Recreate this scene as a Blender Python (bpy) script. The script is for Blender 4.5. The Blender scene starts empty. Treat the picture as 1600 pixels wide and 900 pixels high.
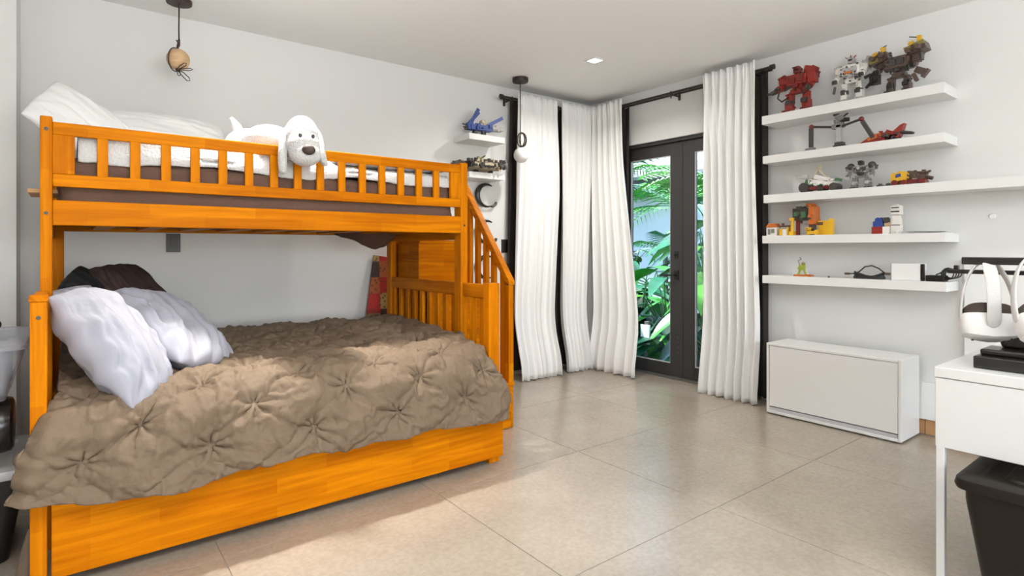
import bpy, bmesh, math, random
import numpy as np
from mathutils import Vector, Matrix, Euler
random.seed(7)
SC = bpy.context.scene
COL = SC.collection
PI = math.pi
H = 2.632          # ceiling height
XR, YB = 4.25, 4.17  # faces of the right wall and of the back wall

# ------------------------------------------------------------------ camera
cam = bpy.data.cameras.new('camera'); camo = bpy.data.objects.new('camera', cam); COL.objects.link(camo)
camo.location = (0, 0, 1.163)
camo.rotation_euler = (PI/2, 0, -math.radians(37.75))
cam.sensor_width = 36.0; cam.lens = 36.0*895/1600; cam.shift_y = -(450-388.5)/1600
cam.clip_start = 0.05
SC.camera = camo

# ------------------------------------------------------------------ light, exposure
SC.view_settings.view_transform = 'Standard'; SC.view_settings.look = 'None'
SC.view_settings.exposure = -0.20; SC.view_settings.gamma = 1.0
SC.view_settings.use_curve_mapping = False
wd = bpy.data.worlds.new('world'); SC.world = wd; wd.use_nodes = True
wn = wd.node_tree; bg = wn.nodes['Background']
sky = wn.nodes.new('ShaderNodeTexSky'); sky.sky_type = 'NISHITA'; sky.sun_disc = False
sky.sun_elevation = math.radians(58); sky.sun_rotation = math.radians(90); sky.air_density = 1.0; sky.dust_density = 1.5
wn.links.new(sky.outputs[0], bg.inputs[0]); bg.inputs[1].default_value = 1.4
sun = bpy.data.lights.new('sun', 'SUN'); suno = bpy.data.objects.new('sun', sun); COL.objects.link(suno)
sun.energy = 15; sun.angle = math.radians(2.0); sun.color = (1, .96, .9)
suno.rotation_euler = Vector((0.22, -0.52, -0.82)).to_track_quat('-Z', 'Y').to_euler(); suno.location = (0, 3, 8)

def area(name, loc, direction, sx, sy, power, color=(1, 1, 1), spread=180):
    l = bpy.data.lights.new(name, 'AREA'); l.shape = 'RECTANGLE'; l.size = sx; l.size_y = sy
    l.energy = power; l.color = color; l.spread = math.radians(spread)
    o = bpy.data.objects.new(name, l); COL.objects.link(o); o.location = loc
    o.rotation_euler = Vector(direction).to_track_quat('-Z', 'Y').to_euler()
    return o
# added fill light in the unseen window behind the camera, standing for daylight
area('window_fill', (0.9, -4.98, 1.45), (0, 1, 0.0), 4.2, 1.7, 185, (.98, .992, 1))
# added light, out of view behind the camera, aimed up to brighten the ceiling
area('ceiling_fill', (0.5, -0.3, 1.75), (.05, -.1, 1), .8, .8, 205, (.975, .99, 1))

# ------------------------------------------------------------------ helpers
OFF = {}
class MB:
    def __init__(s): s.v = []; s.f = []
    def add(s, vs, fs):
        n = len(s.v); s.v += [tuple(v) for v in vs]; s.f += [tuple(i+n for i in f) for f in fs]; return s
    def box(s, x0, x1, y0, y1, z0, z1, m=None):
        vs = [Vector((x, y, z)) for z in (z0, z1) for y in (y0, y1) for x in (x0, x1)]
        if m is not None: vs = [m @ v for v in vs]
        return s.add(vs, [(0, 2, 3, 1), (4, 5, 7, 6), (0, 1, 5, 4), (2, 6, 7, 3), (0, 4, 6, 2), (1, 3, 7, 5)])
    def cbox(s, c, d, rot=(0, 0, 0)):
        m = Matrix.Translation(c) @ Euler(rot).to_matrix().to_4x4()
        return s.box(-d[0]/2, d[0]/2, -d[1]/2, d[1]/2, -d[2]/2, d[2]/2, m)
    def cyl(s, p0, p1, r0, r1=None, n=10, cap=True):
        return s.tube([p0, p1], [r0, r0 if r1 is None else r1], n, cap)
    def tube(s, path, r, n=8, cap=True, closed=False):
        P = [Vector(p) for p in path]; k = len(P)
        if not isinstance(r, (list, tuple)): r = [r]*k
        up = None; rings = []
        for i, p in enumerate(P):
            a = P[(i-1) % k] if (closed or i > 0) else P[0]; b = P[(i+1) % k] if (closed or i < k-1) else P[-1]
            t = (b-a).normalized()
            if up is None:
                up = Vector((0, 0, 1)) if abs(t.z) < .9 else Vector((1, 0, 0))
            u = (up - t*up.dot(t))
            if u.length < 1e-5: u = t.orthogonal()
            u.normalize(); w = t.cross(u); up = u
            rings.append([p + (u*math.cos(2*PI*j/n) + w*math.sin(2*PI*j/n))*r[i] for j in range(n)])
        vs = [v for g in rings for v in g]; fs = []
        for i in range(k if closed else k-1):
            for j in range(n):
                a = i*n+j; b = i*n+(j+1) % n; c = ((i+1) % k)*n+(j+1) % n; d = ((i+1) % k)*n+j
                fs.append((a, b, c, d))
        if cap and not closed:
            fs.append(tuple(range(n-1, -1, -1))); fs.append(tuple((k-1)*n+j for j in range(n)))
        return s.add(vs, fs)
    def lathe(s, prof, c, n=20, m=None):
        vs = []; fs = []
        for (r, z) in prof:
            for j in range(n):
                v = Vector((r*math.cos(2*PI*j/n), r*math.sin(2*PI*j/n), z))
                if m is not None: v = m @ v
                vs.append(v + Vector(c))
        for i in range(len(prof)-1):
            for j in range(n):
                fs.append((i*n+j, i*n+(j+1) % n, (i+1)*n+(j+1) % n, (i+1)*n+j))
        fs.append(tuple(range(n-1, -1, -1))); fs.append(tuple((len(prof)-1)*n+j for j in range(n)))
        return s.add(vs, fs)
    def ball(s, c, r, n=16, k=10, m=None):
        if not isinstance(r, (tuple, list)): r = (r, r, r)
        vs = []; fs = []
        c = Vector(c)
        for i in range(k+1):
            th = PI*i/k
            for j in range(n):
                v = Vector((r[0]*math.sin(th)*math.cos(2*PI*j/n), r[1]*math.sin(th)*math.sin(2*PI*j/n), r[2]*math.cos(th)))
                if m is not None: v = m @ v
                vs.append(c + v)
        for i in range(k):
            for j in range(n):
                fs.append((i*n+j, (i+1)*n+j, (i+1)*n+(j+1) % n, i*n+(j+1) % n))
        return s.add(vs, fs)
    def prism(s, poly, axis, a, b):
        n = len(poly); vs = []
        for w in (a, b):
            for (p, q) in poly:
                vs.append({'X': (w, p, q), 'Y': (p, w, q), 'Z': (p, q, w)}[axis])
        fs = [tuple(range(n-1, -1, -1)), tuple(range(n, 2*n))] + [(i, (i+1) % n, n+(i+1) % n, n+i) for i in range(n)]
        return s.add(vs, fs)
    def grid(s, P):
        nu, nv = P.shape[:2]
        vs = P.reshape(-1, 3).tolist()
        fs = [(i*nv+j, (i+1)*nv+j, (i+1)*nv+j+1, i*nv+j+1) for i in range(nu-1) for j in range(nv-1)]
        return s.add(vs, fs)
def obj(name, mb, mat, parent=None, smooth=False, bevel=0, kind=None, fix=True, solid=0):
    me = bpy.data.meshes.new(name); o = bpy.data.objects.new(name, me); COL.objects.link(o)
    vs = mb.v
    if parent is not None:
        off = OFF.get(parent.name, Vector((0, 0, 0))); OFF[o.name] = off; o.parent = parent
    else:
        xs = np.array(vs); lo = xs.min(0); hi = xs.max(0)
        off = Vector(((lo[0]+hi[0])/2, (lo[1]+hi[1])/2, lo[2])); OFF[o.name] = off; o.location = off
    me.from_pydata([(v[0]-off[0], v[1]-off[1], v[2]-off[2]) for v in vs], [], mb.f)
    if fix:
        bm = bmesh.new(); bm.from_mesh(me)
        bmesh.ops.remove_doubles(bm, verts=bm.verts, dist=1e-6)
        bmesh.ops.recalc_face_normals(bm, faces=bm.faces); bm.to_mesh(me); bm.free()
    if smooth:
        me.polygons.foreach_set('use_smooth', [True]*len(me.polygons))
        if smooth != 'all':
            me.set_sharp_from_angle(angle=math.radians(40))
    me.materials.append(mat)
    if bevel:
        b = o.modifiers.new('bevel', 'BEVEL'); b.width = bevel; b.segments = 2; b.limit_method = 'ANGLE'
    if solid:
        b = o.modifiers.new('solid', 'SOLIDIFY'); b.thickness = solid; b.offset = 0
    if kind: o['kind'] = kind
    return o
def tag(o, label, cat, group=None):
    o['label'] = label; o['category'] = cat
    if group: o['group'] = group
    return o
def thing(name, label, cat, loc=(0, 0, 0), group=None, local=False):
    o = bpy.data.objects.new(name, None); COL.objects.link(o); o.location = loc; o.empty_display_size = .05
    OFF[o.name] = Vector((0, 0, 0)) if local else Vector(loc)
    return tag(o, label, cat, group)
def struct(name, mb, mat, parent=None, **k):
    o = obj(name, mb, mat, parent, **k)
    if parent is None: o['kind'] = 'structure'
    return o
def B(*a): return MB().box(*a)

# ------------------------------------------------------------------ materials
MATS = {}
def mat(name, col, rough=.5, metal=0, bump=0, bscale=60, var=0, vscale=6, spec=None, coat=0, sheen=0, emit=0, stretch=(1, 1, 1)):
    if name in MATS: return MATS[name]
    m = bpy.data.materials.new(name); m.use_nodes = True; nt = m.node_tree; p = nt.nodes['Principled BSDF']
    p.inputs['Base Color'].default_value = (*col, 1); p.inputs['Roughness'].default_value = rough; p.inputs['Metallic'].default_value = metal
    if spec is not None: p.inputs['Specular IOR Level'].default_value = spec
    if coat: p.inputs['Coat Weight'].default_value = coat; p.inputs['Coat Roughness'].default_value = .1
    if sheen: p.inputs['Sheen Weight'].default_value = sheen
    if emit: p.inputs['Emission Color'].default_value = (*col, 1); p.inputs['Emission Strength'].default_value = emit
    if bump or var:
        tc = nt.nodes.new('ShaderNodeTexCoord'); mp = nt.nodes.new('ShaderNodeMapping'); mp.inputs['Scale'].default_value = stretch
        nt.links.new(tc.outputs['Object'], mp.inputs['Vector'])
    if bump:
        n = nt.nodes.new('ShaderNodeTexNoise'); n.inputs['Scale'].default_value = bscale; n.inputs['Detail'].default_value = 3
        b = nt.nodes.new('ShaderNodeBump'); b.inputs['Strength'].default_value = bump; b.inputs['Distance'].default_value = .01
        nt.links.new(mp.outputs[0], n.inputs['Vector']); nt.links.new(n.outputs['Fac'], b.inputs['Height']); nt.links.new(b.outputs[0], p.inputs['Normal'])
    if var:
        n = nt.nodes.new('ShaderNodeTexNoise'); n.inputs['Scale'].default_value = vscale; n.inputs['Detail'].default_value = 4
        r = nt.nodes.new('ShaderNodeValToRGB'); r.color_ramp.elements[0].position = .3; r.color_ramp.elements[1].position = .7
        r.color_ramp.elements[0].color = (*[c*(1-var) for c in col], 1); r.color_ramp.elements[1].color = (*[min(1, c*(1+var)) for c in col], 1)
        nt.links.new(mp.outputs[0], n.inputs['Vector']); nt.links.new(n.outputs['Fac'], r.inputs[0]); nt.links.new(r.outputs[0], p.inputs['Base Color'])
    MATS[name] = m; return m
def wood(axis, name=None):
    """amber finger-jointed pine, grain along the given axis"""
    m = bpy.data.materials.new(name or 'amber_wood_'+axis); m.use_nodes = True; nt = m.node_tree; p = nt.nodes['Principled BSDF']
    L = nt.links.new; N = nt.nodes.new
    tc = N('ShaderNodeTexCoord'); sp = N('ShaderNodeSeparateXYZ'); L(tc.outputs['Object'], sp.inputs[0])
    cb = N('ShaderNodeCombineXYZ')
    o = {'X': ('X', 'Z', 'Y'), 'Y': ('Y', 'Z', 'X'), 'Z': ('Z', 'X', 'Y')}[axis]
    ad = N('ShaderNodeMath'); ad.operation = 'ADD'; L(sp.outputs[o[1]], ad.inputs[0]); L(sp.outputs[o[2]], ad.inputs[1])
    L(sp.outputs[o[0]], cb.inputs[0]); L(ad.outputs[0], cb.inputs[1])
    br = N('ShaderNodeTexBrick'); br.inputs['Scale'].default_value = 1; br.inputs['Brick Width'].default_value = .42; br.inputs['Row Height'].default_value = .058
    br.inputs['Mortar Size'].default_value = 0.0004; br.inputs['Mortar Smooth'].default_value = 1; br.inputs['Bias'].default_value = 0
    br.inputs['Color1'].default_value = (.53, .155, .0015, 1); br.inputs['Color2'].default_value = (.65, .215, .002, 1); br.inputs['Mortar'].default_value = (.44, .125, .002, 1)
    L(cb.outputs[0], br.inputs['Vector'])
    mp = N('ShaderNodeMapping'); mp.inputs['Scale'].default_value = (1.6, 26, 26); L(cb.outputs[0], mp.inputs['Vector'])
    nz = N('ShaderNodeTexNoise'); nz.inputs['Scale'].default_value = 1.7; nz.inputs['Detail'].default_value = 5; nz.inputs['Distortion'].default_value = .6
    L(mp.outputs[0], nz.inputs['Vector'])
    r = N('ShaderNodeValToRGB'); r.color_ramp.elements[0].position = .33; r.color_ramp.elements[1].position = .72
    r.color_ramp.elements[0].color = (.66, .55, .5, 1); r.color_ramp.elements[1].color = (1.08, 1.08, 1.05, 1)
    L(nz.outputs['Fac'], r.inputs[0])
    mx = N('ShaderNodeMix'); mx.data_type = 'RGBA'; mx.blend_type = 'MULTIPLY'; mx.inputs['Factor'].default_value = .75
    L(br.outputs['Color'], mx.inputs['A']); L(r.outputs[0], mx.inputs['B']); L(mx.outputs['Result'], p.inputs['Base Color'])
    p.inputs['Roughness'].default_value = .42; p.inputs['Specular IOR Level'].default_value = .04
    return m
WX, WY, WZ = wood('X'), wood('Y'), wood('Z')
M_wall = mat('white_wall_paint', (.755, .758, .745), .85, bump=.04, bscale=180)
M_ceil = mat('white_ceiling_paint', (.90, .90, .885), .9)
M_white = mat('white_lacquer', (.77, .77, .76), .38)
M_whitem = mat('white_matt_board', (.84, .84, .83), .6)
M_black = mat('black_metal', (.018, .016, .015), .4)
M_bronze = mat('dark_bronze', (.035, .025, .02), .42, .3)
M_frame = mat('charcoal_door_frame', (.045, .043, .042), .45)
M_cloth = mat('white_linen', (.88, .88, .87), .95, bump=.25, bscale=260, sheen=.2)
M_dark = mat('dark_brown_blackout_fabric', (.028, .022, .019), .95, bump=.2, bscale=200)
M_leather = mat('brown_leather_cord', (.03, .012, .008), .5)
M_brownsheet = mat('brown_sheet', (.115, .062, .042), .9, bump=.5, bscale=14, stretch=(1, 1, 2.2))
M_plastic = mat('black_plastic', (.010, .007, .005), .45, spec=.3)
M_satin = mat('lavender_pillowcase', (.34, .34, .395), .65, bump=.12, bscale=30, sheen=.15)
M_cotton = mat('white_cotton', (.84, .84, .84), .9, bump=.15, bscale=60)
M_plush = mat('white_plush', (.66, .66, .655), 1.0, bump=.9, bscale=150, sheen=.4)

def floor_mat():
    m = bpy.data.materials.new('porcelain_tile'); m.use_nodes = True; nt = m.node_tree; p = nt.nodes['Principled BSDF']; N = nt.nodes.new; L = nt.links.new
    tc = N('ShaderNodeTexCoord'); n1 = N('ShaderNodeTexNoise'); n1.inputs['Scale'].default_value = 1.6; n1.inputs['Detail'].default_value = 6; n1.inputs['Distortion'].default_value = .5
    n2 = N('ShaderNodeTexNoise'); n2.inputs['Scale'].default_value = 55; n2.inputs['Detail'].default_value = 4
    L(tc.outputs['Object'], n1.inputs['Vector']); L(tc.outputs['Object'], n2.inputs['Vector'])
    r = N('ShaderNodeValToRGB'); r.color_ramp.elements[0].position = .3; r.color_ramp.elements[1].position = .7
    r.color_ramp.elements[0].color = (.325, .272, .215, 1); r.color_ramp.elements[1].color = (.425, .365, .295, 1); L(n1.outputs['Fac'], r.inputs[0])
    r2 = N('ShaderNodeValToRGB'); r2.color_ramp.elements[0].position = .35; r2.color_ramp.elements[1].position = .65
    r2.color_ramp.elements[0].color = (.9, .9, .9, 1); r2.color_ramp.elements[1].color = (1.04, 1.04, 1.04, 1); L(n2.outputs['Fac'], r2.inputs[0])
    mx = N('ShaderNodeMix'); mx.data_type = 'RGBA'; mx.blend_type = 'MULTIPLY'; mx.inputs['Factor'].default_value = 1
    L(r.outputs[0], mx.inputs['A']); L(r2.outputs[0], mx.inputs['B']); L(mx.outputs['Result'], p.inputs['Base Color'])
    p.inputs['Roughness'].default_value = .26; p.inputs['Specular IOR Level'].default_value = .7
    b = N('ShaderNodeBump'); b.inputs['Strength'].default_value = .06; b.inputs['Distance'].default_value = .002; L(n2.outputs['Fac'], b.inputs['Height']); L(b.outputs[0], p.inputs['Normal'])
    return m
M_tile = floor_mat()
M_grout = mat('grey_grout', (.30, .26, .21), .9)
def glass_mat(name, tint, gloss):
    m = bpy.data.materials.new(name); m.use_nodes = True; nt = m.node_tree; nt.nodes.clear(); N = nt.nodes.new; L = nt.links.new
    o = N('ShaderNodeOutputMaterial'); t = N('ShaderNodeBsdfTransparent'); t.inputs[0].default_value = (*tint, 1)
    g = N('ShaderNodeBsdfGlossy'); g.inputs['Roughness'].default_value = .02
    mx = N('ShaderNodeMixShader'); fr = N('ShaderNodeFresnel'); fr.inputs[0].default_value = gloss
    L(fr.outputs[0], mx.inputs[0]); L(t.outputs[0], mx.inputs[1]); L(g.outputs[0], mx.inputs[2]); L(mx.outputs[0], o.inputs[0])
    return m
M_glass = glass_mat('window_glass', (.94, .98, .97), 1.35)
def clear_mat():
    m = bpy.data.materials.new('clear_plastic'); m.use_nodes = True; nt = m.node_tree; nt.nodes.clear(); N = nt.nodes.new; L = nt.links.new
    o = N('ShaderNodeOutputMaterial'); t = N('ShaderNodeBsdfTransparent'); t.inputs[0].default_value = (.95, .96, .98, 1)
    d = N('ShaderNodeBsdfPrincipled'); d.inputs['Base Color'].default_value = (.62, .64, .68, 1); d.inputs['Roughness'].default_value = .3
    mx = N('ShaderNodeMixShader'); mx.inputs[0].default_value = .3; L(t.outputs[0], mx.inputs[1]); L(d.outputs[0], mx.inputs[2]); L(mx.outputs[0], o.inputs[0])
    return m
M_clear = clear_mat()
def smoothstep(a, b, x):
    t = np.clip((x-a)/(b-a), 0, 1); return t*t*(3-2*t)
_rng = np.random.default_rng(3)
_NT = _rng.random((256, 256))
def vnoise(x, y):
    x = np.asarray(x, float); y = np.asarray(y, float)
    xi = np.floor(x).astype(int); yi = np.floor(y).astype(int); fx = x-xi; fy = y-yi
    fx = fx*fx*(3-2*fx); fy = fy*fy*(3-2*fy)
    g = lambda a, b: _NT[a % 256, b % 256]
    return (g(xi, yi)*(1-fx)+g(xi+1, yi)*fx)*(1-fy)+(g(xi, yi+1)*(1-fx)+g(xi+1, yi+1)*fx)*fy - .5
def fbm(x, y, o=4):
    s = 0; a = 1
    for i in range(o): s = s+a*vnoise(x*2**i+17*i, y*2**i+9*i); a *= .5
    return s
# ================================================================== the room
fl = struct('floor', B(-2.55, 4.45, -5.15, 4.3, -.12, -.003), M_grout)
xs = [-2.4, -2.315, -1.39, -.465, .46, 1.385, 2.31, 3.235, 4.16, 4.25]
ys = [-5.0, -4.793, -3.898, -3.003, -2.108, -1.213, -.318, .577, 1.472, 2.367, 3.262, 4.157, 4.17]
for i in range(len(xs)-1):
    for j in range(len(ys)-1):
        if xs[i+1]-xs[i] < .02 or ys[j+1]-ys[j] < .02: continue
        if xs[i+1] < -.46 and ys[j] > 3.9: continue
        g = .0016
        obj('tile', B(xs[i]+g, xs[i+1]-g, ys[j]+g, ys[j+1]-g, -.002, 0), M_tile, fl, bevel=.0008)
struct('ceiling', B(-2.55, 4.45, -5.15, 4.3, H, H+.15), M_ceil)
struct('wall_back', B(-.21, 4.25, YB, YB+.15, 0, H), M_wall)
wr = MB(); y0, y1, zt = 2.33, 3.84, 2.15
wr.box(XR, XR+.16, -5.15, y0, 0, H); wr.box(XR, XR+.16, y1, YB+.15, 0, H); wr.box(XR, XR+.16, y0, y1, zt, H)
struct('wall_right', wr, M_wall)
wl = MB(); wl.box(-.42, -.21, 3.85, YB+.15, 0, H); wl.box(-2.55, -.42, 3.85, 4.0, 0, H)
struct('wall_left', wl, M_wall)
wf = MB()   # wall behind the camera with a wide window opening
wf.box(-2.55, 4.25, -5.15, -5.0, 0, .55); wf.box(-2.55, 4.25, -5.15, -5.0, 2.35, H); wf.box(-2.55, -1.25, -5.15, -5.0, .55, 2.35); wf.box(3.05, 4.25, -5.15, -5.0, .55, 2.35)
struct('wall_front', wf, M_wall)
ws = MB().box(-2.55, -2.4, -5.0, 3.85, 0, H)
struct('wall_far_left', ws, M_wall)
# tiled skirting on the right wall, one piece per tile
sk = struct('baseboard_right', B(XR-.012, XR-.001, -1.6, 2.2, 0.0005, .004), M_grout)
M_base = mat('terracotta_skirting', (.50, .27, .12), .5, var=.12, vscale=3)
for k in range(4):
    a = 2.2-.95*k; obj('tile', B(XR-.016, XR-.001, a-.947, a, .005, .10), M_base, sk, bevel=.002)
struct('trim_1', B(XR-.035, XR-.001, -1.0, 1.308, .1005, .33), M_whitem, bevel=.003)

# ---- glazed double door in the right wall
tr = MB(); tr.box(4.28, 4.38, y0+.001, y0+.03, 0, zt-.001); tr.box(4.28, 4.38, y1-.03, y1-.001, 0, zt-.001); tr.box(4.28, 4.38, y0+.03, y1-.03, zt-.03, zt-.001)
struct('trim_2', tr, M_frame, bevel=.002)
struct('trim_3', B(4.26, 4.40, y0, y1, .0, .012), mat('door_sill_metal', (.25, .24, .23), .4, .6))
mid = 3.091
def leaf(name, ya, yb, st_a, st_b):
    o = MB(); x0, x1 = 4.31, 4.352; zb, zt2 = .014, 2.118
    o.box(x0, x1, ya, ya+st_a, zb, zt2); o.box(x0, x1, yb-st_b, yb, zb, zt2)
    o.box(x0, x1, ya+st_a, yb-st_b, zb, .125); o.box(x0, x1, ya+st_a, yb-st_b, 2.008, zt2)
    d = struct(name, o, M_frame, bevel=.002)
    bd = MB(); w = .008; a, b = ya+st_a, yb-st_b
    for xx in (x0+.004,):
        bd.box(xx, xx+.012, a, a+w, .125, 2.008); bd.box(xx, xx+.012, b-w, b, .125, 2.008); bd.box(xx, xx+.012, a+w, b-w, .125, .125+w); bd.box(xx, xx+.012, a+w, b-w, 2.008-w, 2.008)
    obj('glazing_bead', bd, mat('light_bead', (.55, .55, .55), .4), d)
    obj('pane', B(4.329, 4.335, a+.001, b-.001, .126, 2.007), M_glass, d)
    return d
d1 = leaf('door_1', mid+.002, y1-.032, .130, .12)
d2 = leaf('door_2', y0+.032, mid-.002, .12, .118)
h = MB(); h.box(4.30, 4.31, mid+.04, mid+.085, .885, .97); h.cyl((4.31, mid+.062, .925), (4.262, mid+.062, .925), .009); h.cyl((4.266, mid+.062, .925), (4.266, mid+.20, .925), .0085)
obj('handle', h, M_black, d1, smooth=True)
h = MB(); h.box(4.302, 4.31, mid+.045, mid+.085, 1.075, 1.14); h.cyl((4.302, mid+.065, 1.108), (4.29, mid+.065, 1.108), .013); h.box(4.278, 4.29, mid+.06, mid+.07, 1.095, 1.121)
obj('lock', h, M_black, d1)
h = MB()
for k in range(4): h.box(4.306, 4.31, mid+.045, mid+.06, .22+.045*k, .24+.045*k)
obj('bolt_plate', h, mat('dull_steel', (.12, .12, .12), .4, .5), d1)

# ---- recessed ceiling lamps (one in view, the others above and behind the camera)
M_lens = mat('lamp_lens', (1, .98, .95), .5, emit=3.0)
def downlight(x, y, label, power, spread=120, s=.062):
    t = thing('recessed_lamp', label, 'ceiling lamp', (x, y, H), group='square recessed ceiling lamps')
    o = MB(); a = s; b = s*.72
    for q in ((-a, a, -a, -b), (-a, a, b, a), (-a, -b, -b, b), (b, a, -b, b)): o.box(x+q[0], x+q[1], y+q[2], y+q[3], H-.006, H-.0005)
    obj('trim_ring', o, M_whitem, t, bevel=.001)
    obj('lens', B(x-b, x+b, y-b, y+b, H-.003, H-.0008), M_lens, t)
    l = area('recessed_lamp_light', (x, y, H-.012), (0, 0, -1), 2*b, 2*b, power, (1, .95, .88), spread)
downlight(3.245, 3.135, 'square white recessed ceiling lamp in front of the corner curtains', 21, 150)
for (x, y, l, p, sp_) in ((3.245, .85, 'square white recessed ceiling lamp over the white desk side', 2, 120), (-.35, .4, 'square white recessed ceiling lamp over the open floor near the camera', 5, 120),
                  (.85, 2.93, 'square white recessed ceiling lamp above the upper bunk', 23, 70)):
    downlight(x, y, l, p, sp_)

# ---- curtain rods
def rod_set(name, label, p0, p1, wall_dir, brackets):
    p0, p1, w = Vector(p0), Vector(p1), Vector(wall_dir)
    t = thing(name, label, 'curtain rod', tuple(p0))
    obj('rod', MB().cyl(p0, p1, .011), M_bronze, t, smooth=True)
    obj('rod', MB().cyl(p0+w*.065, p1+w*.065, .009), M_bronze, t, smooth=True)
    d = (p1-p0).normalized()
    for p, s in ((p0, -1), (p1, 1)):
        obj('finial', MB().tube([p, p+d*s*.012, p+d*s*.02, p+d*s*.05, p+d*s*.055], [.012, .012, .02, .02, .01], 10), M_bronze, t, smooth=True)
    for k in brackets:
        q = p0+(p1-p0)*k
        b = MB(); b.tube([q+Vector((0, 0, -.012)), q+w*.06+Vector((0, 0, -.012)), q+w*.125+Vector((0, 0, -.012))], .008, 6)
        b.cyl(q+w*.118+Vector((0, 0, -.045)), q+w*.118+Vector((0, 0, .03)), .012, n=8); b.cyl(q+Vector((0, 0, -.045)), q+Vector((0, 0, -.012)), .005, n=6)
        b.tube([q+Vector((0, 0, -.014)), q-w*.016, q+Vector((0, 0, .016))], .004, 6)
        obj('bracket', b, M_bronze, t, smooth=True)
    return t
rod_set('curtain_rod', 'dark double curtain rod along the back wall above its two white curtains', (3.05, 4.045, 2.505), (4.08, 4.045, 2.505), (0, 1, 0), (.08, .62))
rod_set('curtain_rod', 'dark double curtain rod over the glazed door on the right wall', (4.125, 2.21, 2.51), (4.125, 4.0, 2.51), (1, 0, 0), (.06, .485))

# ---- curtains
def curtain(name, label, a, b, a2, b2, plane, axis, out, ztop, zbot, m, folds, seed, amp=.03, flare=.0, belly=None, thick=.003, tie=None):
    """hanging cloth: a..b across the top, a2..b2 across the bottom; out = direction into the room"""
    nu, nv = 150, 60
    u = np.linspace(0, 1, nu)[:, None]*np.ones((1, nv)); v = np.linspace(0, 1, nv)[None, :]*np.ones((nu, 1))
    rs = np.random.default_rng(seed)
    wob = np.interp(u[:, 0], np.linspace(0, 1, 9), np.cumsum(rs.random(9)*.6+.7)); wob = (wob-wob[0])/(wob[-1]-wob[0])
    ph = wob[:, None]*folds*2*PI
    d = np.sin(ph + .5*np.sin(v*2.5+seed)) + .35*np.sin(2.1*ph+seed+v*3)
    head = smoothstep(.0, .04, v)
    A = amp*(.35+.65*smoothstep(0, .3, v))*(1+.35*vnoise(u*4+seed, v*2))
    dep = d*A
    tuck = .006*np.sin(ph*2.5)*(1-smoothstep(.03, .06, v))
    sh = smoothstep(0, 1, v)
    left = a+(a2-a)*sh; right = b+(b2-b)*sh
    if tie is not None:   # inner edges sway along the drop
        left = left + np.interp(v, tie[0], tie[1]); right = right + np.interp(v, tie[0], tie[2])
    along = left+(right-left)*u + .006*np.cos(ph)*smoothstep(.1, .5, v)
    fl2 = flare*smoothstep(.72, 1, v)**1.5
    z = ztop+(zbot-ztop)*v + (.006*np.sin(ph*1.0+1)*(v < .02)) + .02*fl2*np.sin(ph*.5)
    z = z + .012*vnoise(u*9+seed, v*0)*(v > .97)
    o = dep+tuck+fl2 + .010*fbm(u*6+seed, v*14, 3)*smoothstep(.7, 1, v)
    P = np.zeros((nu, nv, 3))
    if axis == 'X': P[..., 0] = along; P[..., 1] = plane + out*o
    else: P[..., 1] = along; P[..., 0] = plane + out*o
    P[..., 2] = z
    c = obj(name, MB().grid(P), m, smooth='all', solid=thick)
    return tag(c, label, 'curtain')
curtain('curtain', 'dark brown blackout curtain edge left of the white pendant lamp', 3.168, 3.60, 3.10, 3.57, 4.118, 'X', -1, 2.50, .05, M_dark, 6, 5, .018)
curtain('curtain', 'dark blackout curtain showing between the two back wall white curtains', 3.615, 3.86, 3.60, 3.86, 4.118, 'X', -1, 2.50, .03, M_dark, 3, 6, .018)
curtain('curtain', 'dark blackout curtain in the room corner behind the meeting white curtains', 3.87, 4.13, 3.87, 4.10, 4.118, 'X', -1, 2.50, .03, M_dark, 3, 7, .018)
curtain('curtain', 'dark blackout curtain at the left edge of the glazed door', 3.60, 3.96, 3.61, 3.96, 4.195, 'Y', -1, 2.50, .05, M_dark, 4, 8, .016)
curtain('curtain', 'dark brown blackout curtain edge beside the left ends of the wall shelves', 2.245, 2.70, 2.245, 2.72, 4.195, 'Y', -1, 2.50, .03, M_dark, 5, 9, .016)
curtain('curtain', 'white linen curtain on the back wall, leftmost of the four white curtains', 3.175, 3.63, 3.105, 3.575, 4.005, 'X', -1, 2.548, .008, M_cloth, 6.5, 11, .026, .12, tie=([0, .35, .8, 1], [0, 0, 0, 0], [0, .035, .0, 0]))
curtain('curtain', 'white linen curtain on the back wall, hanging just left of the room corner', 3.70, 4.12, 3.68, 4.0, 4.005, 'X', -1, 2.555, .008, M_cloth, 6, 12, .026, .10)
curtain('curtain', 'white linen curtain right of the room corner, at the left of the glazed door', 3.60, 3.985, 3.36, 3.955, 4.085, 'Y', -1, 2.556, .008, M_cloth, 5.5, 13, .026, .09)
curtain('curtain', 'white linen curtain right of the glazed door, next to the white cabinet', 2.285, 2.735, 2.24, 2.73, 4.085, 'Y', -1, 2.575, .005, M_cloth, 6.5, 14, .028, .06)

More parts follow.
